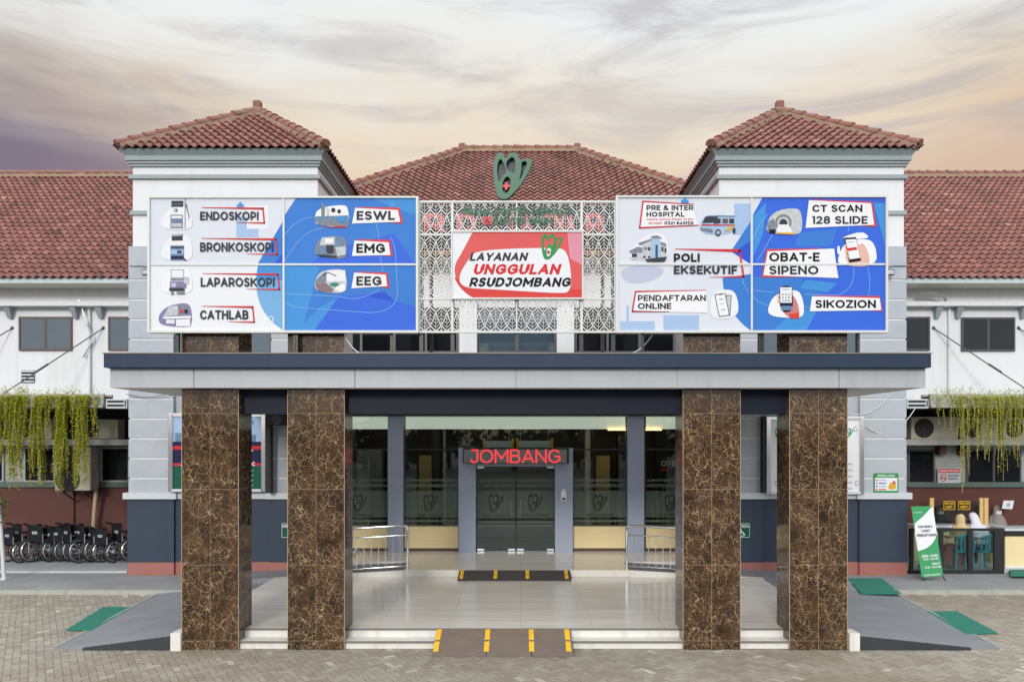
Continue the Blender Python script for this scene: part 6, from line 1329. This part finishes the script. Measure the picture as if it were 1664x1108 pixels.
k2 = thing('side_counter', (X(1665, YK2), YK2, ZW), 'beige fronted counter with black band and white base at the right edge', 'counter')
q = MB(); q.box(X(1633.5, YK2), X(1720, YK2), YK2, YK2 + .6, Z(919, YK2), Z(871, YK2), M_beige); q.build('front', k2)
q = MB(); q.box(X(1633, YK2), X(1720, YK2), YK2 - .01, YK2 + .6, Z(871, YK2), Z(862, YK2), M_black); q.build('band', k2)
q = MB(); q.box(X(1632, YK2), X(1720, YK2), YK2 - .03, YK2 + .6, Z(862, YK2), Z(858, YK2), M_cap); q.build('top', k2)
q = MB(); q.box(X(1633, YK2), X(1720, YK2), YK2 - .02, YK2 + .6, ZW + .04, Z(919, YK2), M_riser); q.build('base', k2)
# hanging yellow signs and the white paper
for a, b, tx, lab in ((1533.5, 1552, ('PENDAFTARAN', 'LOKET 1'), 'small black and yellow counter sign, the one nearer the green banner'), (1557.5, 1576.5, ('PENDAFTARAN', 'LOKET 2'), 'small black and yellow counter sign, the one nearer the paired wooden posts')):
    Yq = 20.03; t = thing('counter_sign', (X((a + b) / 2, Yq), Yq, Z(828, Yq)), lab, 'sign', 'yellow signs over the counter')
    q = MB(); q.box(X(a, Yq), X(b, Yq), Yq, Yq + .02, Z(828, Yq), Z(814, Yq), M_yellow); q.build('plate', t)
    q = MB(); q.poly(rect(a + .8, b - .8, 814.8, 827.2), Yq - .002, I_black); q.text(tx[0], a + 2, b - 2, 816, 819.5, Yq - .004, M_yellow, .02); q.text(tx[1], a + 3, b - 3, 821, 825.5, Yq - .004, M_yellow, .03); q.build('print', t)
Yq = 20.3; q = MB(); q.hexa([(X(1628, Yq), Yq, Z(826, Yq)), (X(1645, Yq), Yq, Z(827, Yq)), (X(1648, Yq), Yq, Z(813, Yq)), (X(1631, Yq), Yq, Z(813, Yq))], [(X(1628, Yq), Yq + .01, Z(826, Yq)), (X(1645, Yq), Yq + .01, Z(827, Yq)), (X(1648, Yq), Yq + .01, Z(813, Yq)), (X(1631, Yq), Yq + .01, Z(813, Yq))], I_white)
q.poly(chaikin([(1634, 822), (1638, 816), (1643, 818), (1640, 824)], 1), Yq - .003, I_lblue); solo(q, 'paper_notice', 'tilted white paper notice on the red brown wall at the right', 'notice')
t = thing('warning_notice', (X(1542, 20.6), 20.6, Z(784, 20.6)), 'white no smoking notice with red header between the dark windows', 'notice'); Yq = 20.60
q = MB(); q.box(X(1524, Yq), X(1561, Yq), Yq, Yq + .03, Z(784.5, Yq), Z(760, Yq), I_lg); q.build('plate', t)
q = MB(); q.poly(rect(1525.5, 1559.5, 761.5, 768), Yq - .003, I_redt); q.text('KAWASAN TANPA ROKOK', 1527, 1558, 763, 766.5, Yq - .005, I_white, .02)
for a, b in zip(ell(1533, 776, 5, 5.5, 14), ell(1533, 776, 5, 5.5, 14)[1:] + ell(1533, 776, 5, 5.5, 14)[:1]): bar(q, a, b, 1.4, 1.4, Yq - .003, I_redt)
bar(q, (1529.5, 772), (1536.5, 780), 1.2, 1.2, Yq - .005, I_redt); bar(q, (1529, 776.5), (1537, 776.5), 1.3, 1.3, Yq - .004, I_dk)
q.text('DILARANG', 1541, 1558, 771, 774, Yq - .003, I_dk, .02); q.text('MEROKOK', 1541, 1557, 776, 779, Yq - .003, I_dk, .02); q.build('print', t)
# x-banner
xb_ = thing('stand_banner', (X(1512, 17.6), 17.6, ZW), 'leaning green and white banner stand with opening hours beside the glass barrier', 'banner')
BA, BB, BC, BD = Vector(P(1498, 938.5, 17.45)), Vector(P(1533, 935.5, 17.5)), Vector(P(1515.5, 822, 17.95)), Vector(P(1480.5, 822.5, 17.9))
nb = (BB - BA).cross(BD - BA).normalized()
if nb.y > 0: nb = -nb
def bp(u, v, k=0): 
    return (BA * (1 - u) + BB * u) * (1 - v) + (BD * (1 - u) + BC * u) * v + nb * (.003 * k)
M_bg = ink('banner_green', 70, 160, 104)
q = MB(); q.hexa([bp(0, 0, -1), bp(1, 0, -1), bp(1, 1, -1), bp(0, 1, -1)][::-1], [bp(0, 0), bp(1, 0), bp(1, 1), bp(0, 1)][::-1], M_bg)
wp = [(0, .36)] + [(a, b) for a, b in curve((.0, .37), (.75, .40), (1, .60), 8)] + [(1, .985), (.93, .985)] + curve((.93, .985), (.55, .86), (.06, .76), 8) + curve((.06, .76), (.0, .7), (0, .6), 4)
q.face([bp(a, b, 1) for a, b in wp], I_pale2)
q.build('printed_cloth', xb_)
q = MB()
def btext(st, u0, u1, v0, v1, m, bo=.02):
    vs, fs = text2d(st, bo); q.raw([bp(u0 + (u1 - u0) * a, v0 + (v1 - v0) * b, 2.5 + c * 300) for a, b, c in vs], fs, m)
btext('JAM BUKA', .16, .84, .69, .725, I_dk, .03); btext('LOKET', .30, .72, .63, .665, I_dk, .03); btext('PENDAFTARAN', .07, .95, .565, .605, I_dk, .03)
btext('SENIN - KAMIS', .14, .88, .275, .31, I_white, .025); btext('07.00 - 11.30 WIB', .18, .88, .235, .262, I_white); btext('JUMAT', .55, .92, .165, .195, I_white, .025); btext('07.00 - 10.00 WIB', .2, .94, .12, .148, I_white); btext('RSUD JOMBANG', .12, .86, .02, .04, I_white); btext('rsud jombang', .06, .46, .90, .92, I_white); q.build('lettering', xb_)
q = MB()
for a, b in ((bp(.05, .02, -5), Vector((bp(.05, 0)[0], 17.35, ZW))), (bp(.95, .02, -5), Vector((bp(.95, 0)[0] + .03, 17.4, ZW))), (bp(.5, .5, -8), Vector((bp(.5, 0)[0], 18.15, ZW + .05)))): q.tube([a, b], .012, M_dark, 6)
q.tube([bp(.03, .01, -3), bp(.97, .99, -3)], .008, M_dark, 6); q.tube([bp(.97, .01, -3), bp(.03, .99, -3)], .008, M_dark, 6); q.build('stand', xb_)

# plastic chairs
def plastic_chair(x, y, rz, label):
    t = thing('plastic_chair', (x, y, ZW + .045), label, 'chair', 'turquoise plastic chairs at the counter')
    t.rotation_euler.z = rz; ORG[t.name] = Vector((0, 0, 0))
    q = MB(); q.box(-.21, .21, -.20, .22, .42, .455, M_cyan, bev=.012); q.build('seat', t)
    for sx, sy in ((-1, -1), (1, -1), (-1, 1), (1, 1)):
        q = MB(); q.tube([(sx * .18, sy * .17, .42), (sx * .225, sy * .23, 0)], .034, M_cyan, 6, True, .022); q.build('leg', t)
    q = MB(); pts = [(-.20, -.19, .44), (-.215, -.25, .66), (-.17, -.275, .84), (0, -.285, .875), (.17, -.275, .84), (.215, -.25, .66), (.20, -.19, .44)]; q.tube(pts, .028, M_cyan, 6)
    for xx in (-.11, -.037, .037, .11): q.box(xx - .022, xx + .022, -.285, -.262, .47, .855, M_cyan)
    q.box(-.2, .2, -.27, -.235, .45, .50, M_cyan); q.box(-.16, .16, -.292, -.266, .79, .85, M_cyan); q.build('backrest', t)
    return t
plastic_chair(X(1561, 18.75), 18.75, math.radians(-6), 'turquoise plastic chair under the visitor in the beige headscarf'); plastic_chair(X(1597, 18.78), 18.78, math.radians(5), 'turquoise plastic chair under the visitor in the white headscarf')

# people
M_skin = mat('skin', rgb(196, 148, 120), .55, .05); M_hair = mat('black_hair', (.012, .010, .009), .5, .1); M_shoe = mat('dark_shoe', (.02, .018, .016), .5)
def person(x, y, rz, label, top, low, scarf=None, hair=True, mask=False, lean=0.0, z0=None, hand_up=False):
    t = thing('person', (x, y, ZW + .045), label, 'person'); t.rotation_euler.z = rz; ORG[t.name] = Vector((0, 0, 0))
    V = []; E = []; R = []
    def add(p, r, par=None):
        V.append((p[0], p[1] + lean * max(0, p[2] - .55), p[2])); R.append(r)
        if par is not None: E.append((par, len(V) - 1))
        return len(V) - 1
    pel = add((0, 0, .54), .145); sp = add((0, -.01, .76), .135, pel); ch = add((0, 0, .96), .145, sp); nk = add((0, .02, 1.11), .055, ch); hb = add((0, .035, 1.185), .082, nk); ht = add((0, .03, 1.275), .092, hb); add((0, .025, 1.335), .06, ht)
    add((0, .125, 1.215), .014, hb)    # nose
    for s_ in (-1, 1):
        sh = add((s_ * .17, 0, 1.035), .066, ch); elb = add((s_ * .235, .06, .78), .046, sh)
        if hand_up and s_ > 0: wr = add((s_ * .13, .20, 1.02), .032, elb); pm = add((s_ * .075, .185, 1.10), .034, wr); dv = Vector((-.25, -.1, 1)).normalized(); sv_ = Vector((0, .0, 0)) + Vector((-.3, .9, 0))
        else: wr = add((s_ * .17, .29, .76), .031, elb); pm = add((s_ * .145, .37, .765), .034, wr); dv = Vector((-.15 * s_, 1, -.12)).normalized(); sv_ = Vector((1, 0, 0))
        pc = Vector((V[pm][0], V[pm][1] - lean * max(0, V[pm][2] - .55), V[pm][2]))
        for k, (o_, l_) in enumerate(((-.027, .062), (-.009, .074), (.009, .07), (.027, .055))):
            b0 = pc + dv * .03 + sv_ * o_; f1 = add(b0, .010, pm); f2 = add(b0 + dv * l_ * .55, .009, f1); add(b0 + dv * l_ + Vector((0, 0, -.016)), .008, f2)
        tb = add(pc + sv_ * (-.04 * s_) + dv * .005, .011, pm); add(pc + sv_ * (-.058 * s_) + dv * .045, .009, tb)
        hp = add((s_ * .095, .03, .53), .10, pel); kn = add((s_ * .125, .43, .53), .075, hp); ak = add((s_ * .125, .40, .10), .045, kn); add((s_ * .13, .55, .045), .038, ak)
    me = bpy.data.meshes.new('body_skeleton'); me.from_pydata(V, E, []); ob = bpy.data.objects.new('body_skeleton', me); COL.objects.link(ob)
    md = ob.modifiers.new('skin', 'SKIN'); md.use_smooth_shade = True
    for i, sv2 in enumerate(me.skin_vertices[0].data): sv2.radius = (R[i], R[i]); sv2.use_root = (i == 0)
    ob.modifiers.new('sub', 'SUBSURF').levels = 1
    dg = bpy.context.evaluated_depsgraph_get(); m2 = bpy.data.meshes.new_from_object(ob.evaluated_get(dg)); bpy.data.objects.remove(ob)
    mb = MB(); vs = [v.co[:] for v in m2.vertices]
    for p_ in m2.polygons:
        c = p_.center; ux = abs(c.x); yl = c.y - lean * max(0, c.z - .55)
        if c.z > 1.10 : m = M_skin
        elif yl > .30 and .70 < c.z < .85 and ux < .26: m = M_skin
        elif hand_up and c.x > .02 and c.z > 1.0 and yl > .15: m = M_skin
        elif c.z < .10: m = M_shoe
        elif c.z < .62 and not (abs(yl) < .16 and c.z > .58): m = low
        else: m = top
        mb.f.append(tuple(p_.vertices)); mb.m.append(m); mb.uv.append(None); mb.r.append(.5)
    mb.v = vs
    hy = lambda z: lean * max(0, z - .55)
    zh = 1.245
    for s_ in (-1, 1):      # eyes and ears
        mb.box(s_ * .033 - .014, s_ * .033 + .014, .112 + hy(zh), .128 + hy(zh), zh - .006, zh + .006, I_white); mb.box(s_ * .033 - .006, s_ * .033 + .006, .1285 + hy(zh), .1305 + hy(zh), zh - .006, zh + .006, M_hair); mb.box(s_ * .033 - .02, s_ * .033 + .02, .112 + hy(zh), .122 + hy(zh), zh + .018, zh + .025, M_hair)
        mb.tube([(s_ * .092, .03 + hy(1.23), 1.205), (s_ * .097, .025 + hy(1.23), 1.25)], .014, M_skin, 6)
    mb.box(-.026, .026, .108 + hy(1.17), .118 + hy(1.17), 1.168, 1.178, mat('lip', rgb(168, 96, 90), .5))
    body = mb.build('body', t, smooth=True)
    if scarf:
        q = MB(); n = 20; prof = [(1.375, .01, .0), (1.362, .055, .01), (1.32, .098, .02), (1.25, .116, .02), (1.18, .112, .02), (1.12, .115, .01), (1.06, .165, .0), (.98, .215, 0), (.90, .235, .01), (.82, .24, .03), (.79, .235, .03)]
        v = []; f = []
        for zq, r_, oy in prof:
            for j in range(n): a = 2 * math.pi * j / n; wv = 1 + .04 * math.sin(a * 5 + zq * 9) * (zq < 1.1); v.append((r_ * wv * math.cos(a), oy + .9 * r_ * wv * math.sin(a) + hy(zq), zq))
        for i in range(len(prof) - 1):
            for j in range(n):
                am = 2 * math.pi * (j + .5) / n
                if 2 <= i <= 3 and abs(am - math.pi / 2) < .72: continue
                f.append((i * n + j, i * n + (j + 1) % n, (i + 1) * n + (j + 1) % n, (i + 1) * n + j))
        q.raw(v, f, scarf); q.build('headscarf', t, smooth=True)
    elif hair:
        q = MB(); n = 18; prof = [(1.39, .02), (1.375, .07), (1.33, .105), (1.27, .112), (1.21, .105), (1.17, .09)]; v = []; f = []
        for zq, r_ in prof:
            for j in range(n): a = 2 * math.pi * j / n; v.append((r_ * math.cos(a), .025 + r_ * 1.05 * math.sin(a) + hy(zq), zq))
        for i in range(len(prof) - 1):
            for j in range(n):
                am = 2 * math.pi * (j + .5) / n
                if i >= 2 and abs(am - math.pi / 2) < 1.05: continue
                f.append((i * n + j, i * n + (j + 1) % n, (i + 1) * n + (j + 1) % n, (i + 1) * n + j))
        q.raw(v, f, M_hair); q.build('hair', t, smooth=True)
    if mask:
        q = MB(); rows = []; 
        for zq in (1.225, 1.195, 1.165, 1.14): rows.append([(.098 * math.sin(a), .04 + .098 * math.cos(a) + hy(zq), zq) for a in [(-1.0 + 2.0 * k / 8) for k in range(9)]])
        for a, b in zip(rows[:-1], rows[1:]):
            for k in range(8): q.face([a[k], b[k], b[k + 1], a[k + 1]], I_white)
        q.build('face_mask', t)
    if z0: t.location.z = z0
    return t
M_beigec = mat('beige_cloth', rgb(196, 174, 130), .85, .08, 14); M_whitec = mat('white_cloth', rgb(214, 214, 228), .85, .05, 14); M_navyc = mat('navy_cloth', rgb(44, 48, 70), .8, .1)
def skirt_mat():
    m = mat('red_patterned_cloth', rgb(150, 90, 90), .85, .3, 40, stain=rgb(206, 170, 160), stain_f=.7); return m
M_skirt = skirt_mat(); M_greyc = mat('grey_cloth', rgb(140, 132, 130), .85, .1); M_blackc = mat('black_cloth', rgb(34, 34, 40), .8, .1)
pA = person(X(1559, 18.78), 18.72, math.radians(4), 'visitor in a beige headscarf and red patterned skirt seated at the counter, seen from behind', M_beigec, M_skirt, M_beigec)
q = MB(); v = []; f = []; n = 16       # long skirt hanging to the left of the chair
for zq, r_, oy in ((.58, .17, .02), (.5, .24, .12), (.3, .26, .2), (.08, .28, .24)):
    for j in range(n): a = 2 * math.pi * j / n; wv = 1 + .06 * math.sin(a * 6); v.append((r_ * wv * math.cos(a) - .08, oy + .9 * r_ * wv * math.sin(a), zq))
for i in range(3):
    for j in range(n): f.append((i * n + j, i * n + (j + 1) % n, (i + 1) * n + (j + 1) % n, (i + 1) * n + j))
q.raw(v, f, M_skirt); q.build('skirt', pA, smooth=True)
person(X(1597, 18.8), 18.76, math.radians(8), 'visitor in a white headscarf leaning toward the counter on the right turquoise chair', M_whitec, M_navyc, M_whitec, lean=.45)
person(X(1589, 20.75), 20.66, math.radians(186), 'clerk with black hair and a white mask, hand at the face, behind the counter', M_blackc, M_navyc, None, True, True, hand_up=True, z0=ZW + .09)
person(X(1524, 20.75), 20.66, math.radians(170), 'clerk in black half hidden behind the green banner stand', M_blackc, M_navyc, M_blackc, False, True, z0=ZW + .09)
person(X(1616, 20.75), 20.66, math.radians(184), 'clerk in a grey headscarf behind the glass at the right end of the counter', M_greyc, M_navyc, M_greyc, False, True, z0=ZW + .09)

# ------------------------------------------------------------------ loose cables
def cable(pts, r, m, label):
    q = MB(); q.tube(pts, r, m, 5); solo(q, 'cable', label, 'cable')
def sag(a, b, d, n=10): return [Vector(a).lerp(Vector(b), i / n) - Vector((0, 0, d * 4 * (i / n) * (1 - i / n))) for i in range(n + 1)]
cable(sag(P(1380, 671, 18.05), P(1455, 630, 18.05), .25), .012, M_wframe, 'white cable rising to the canopy on the right tower')
cable(sag(P(1408, 693, 18.05), P(1487, 664, 18.3), .35), .012, M_wframe, 'white cable sagging from the right display case to the lamp box')
cable(sag(P(205, 640, 18.05), P(286, 634, 18.0), .12), .008, M_dkf, 'thin dark cable running to the security camera')
cable(sag((X(1060, 12.4), 12.4, Z(545, 12.4)), (X(1025, 12.0), 12.0, 4.75), .05), .010, M_wframe, 'pale cable under the right board beside the screen')
cable(sag((X(560, 12.05), 12.05, Z(546, 12.05)), (X(585, 11.95), 11.95, 4.75), .04), .010, M_wframe, 'pale cable under the left board close to the leaf screen')

# ------------------------------------------------------------------ the wood across the forecourt, which the glass, marble and windows reflect
wd = MB(); M_wood_leaf = rnd_mat('far_foliage', [(0, (.012, .025, .008)), (.5, (.035, .06, .018)), (1, (.07, .10, .03))], .7, None, 0, 0)
for k in range(26):
    cx_, cy_ = -62 + k * 5 + random.uniform(-1.5, 1.5), -44 + random.uniform(-4, 4); hh = random.uniform(3.6, 6.8); rw = random.uniform(2.8, 4.6)
    wd.tube([(cx_, cy_, -.05), (cx_, cy_, hh * .6)], .25, M_dkbrown, 6)
    for _ in range(330):
        v = Vector((random.gauss(0, 1), random.gauss(0, 1), random.gauss(0, 1))).normalized() * random.random() ** .4; c = Vector((cx_ + v.x * rw, cy_ + v.y * rw, hh * .58 + v.z * hh * .46)); d = Vector((random.gauss(0, 1), random.gauss(0, 1), random.gauss(0, 1))).normalized(); e = d.orthogonal().normalized(); l = random.uniform(.5, 1.0)
        wd.face([c, c + (d + e) * l * .5, c + d * l, c + (d - e) * l * .5], M_wood_leaf, None, random.random())
struct(wd, 'far_wood', 'stuff')
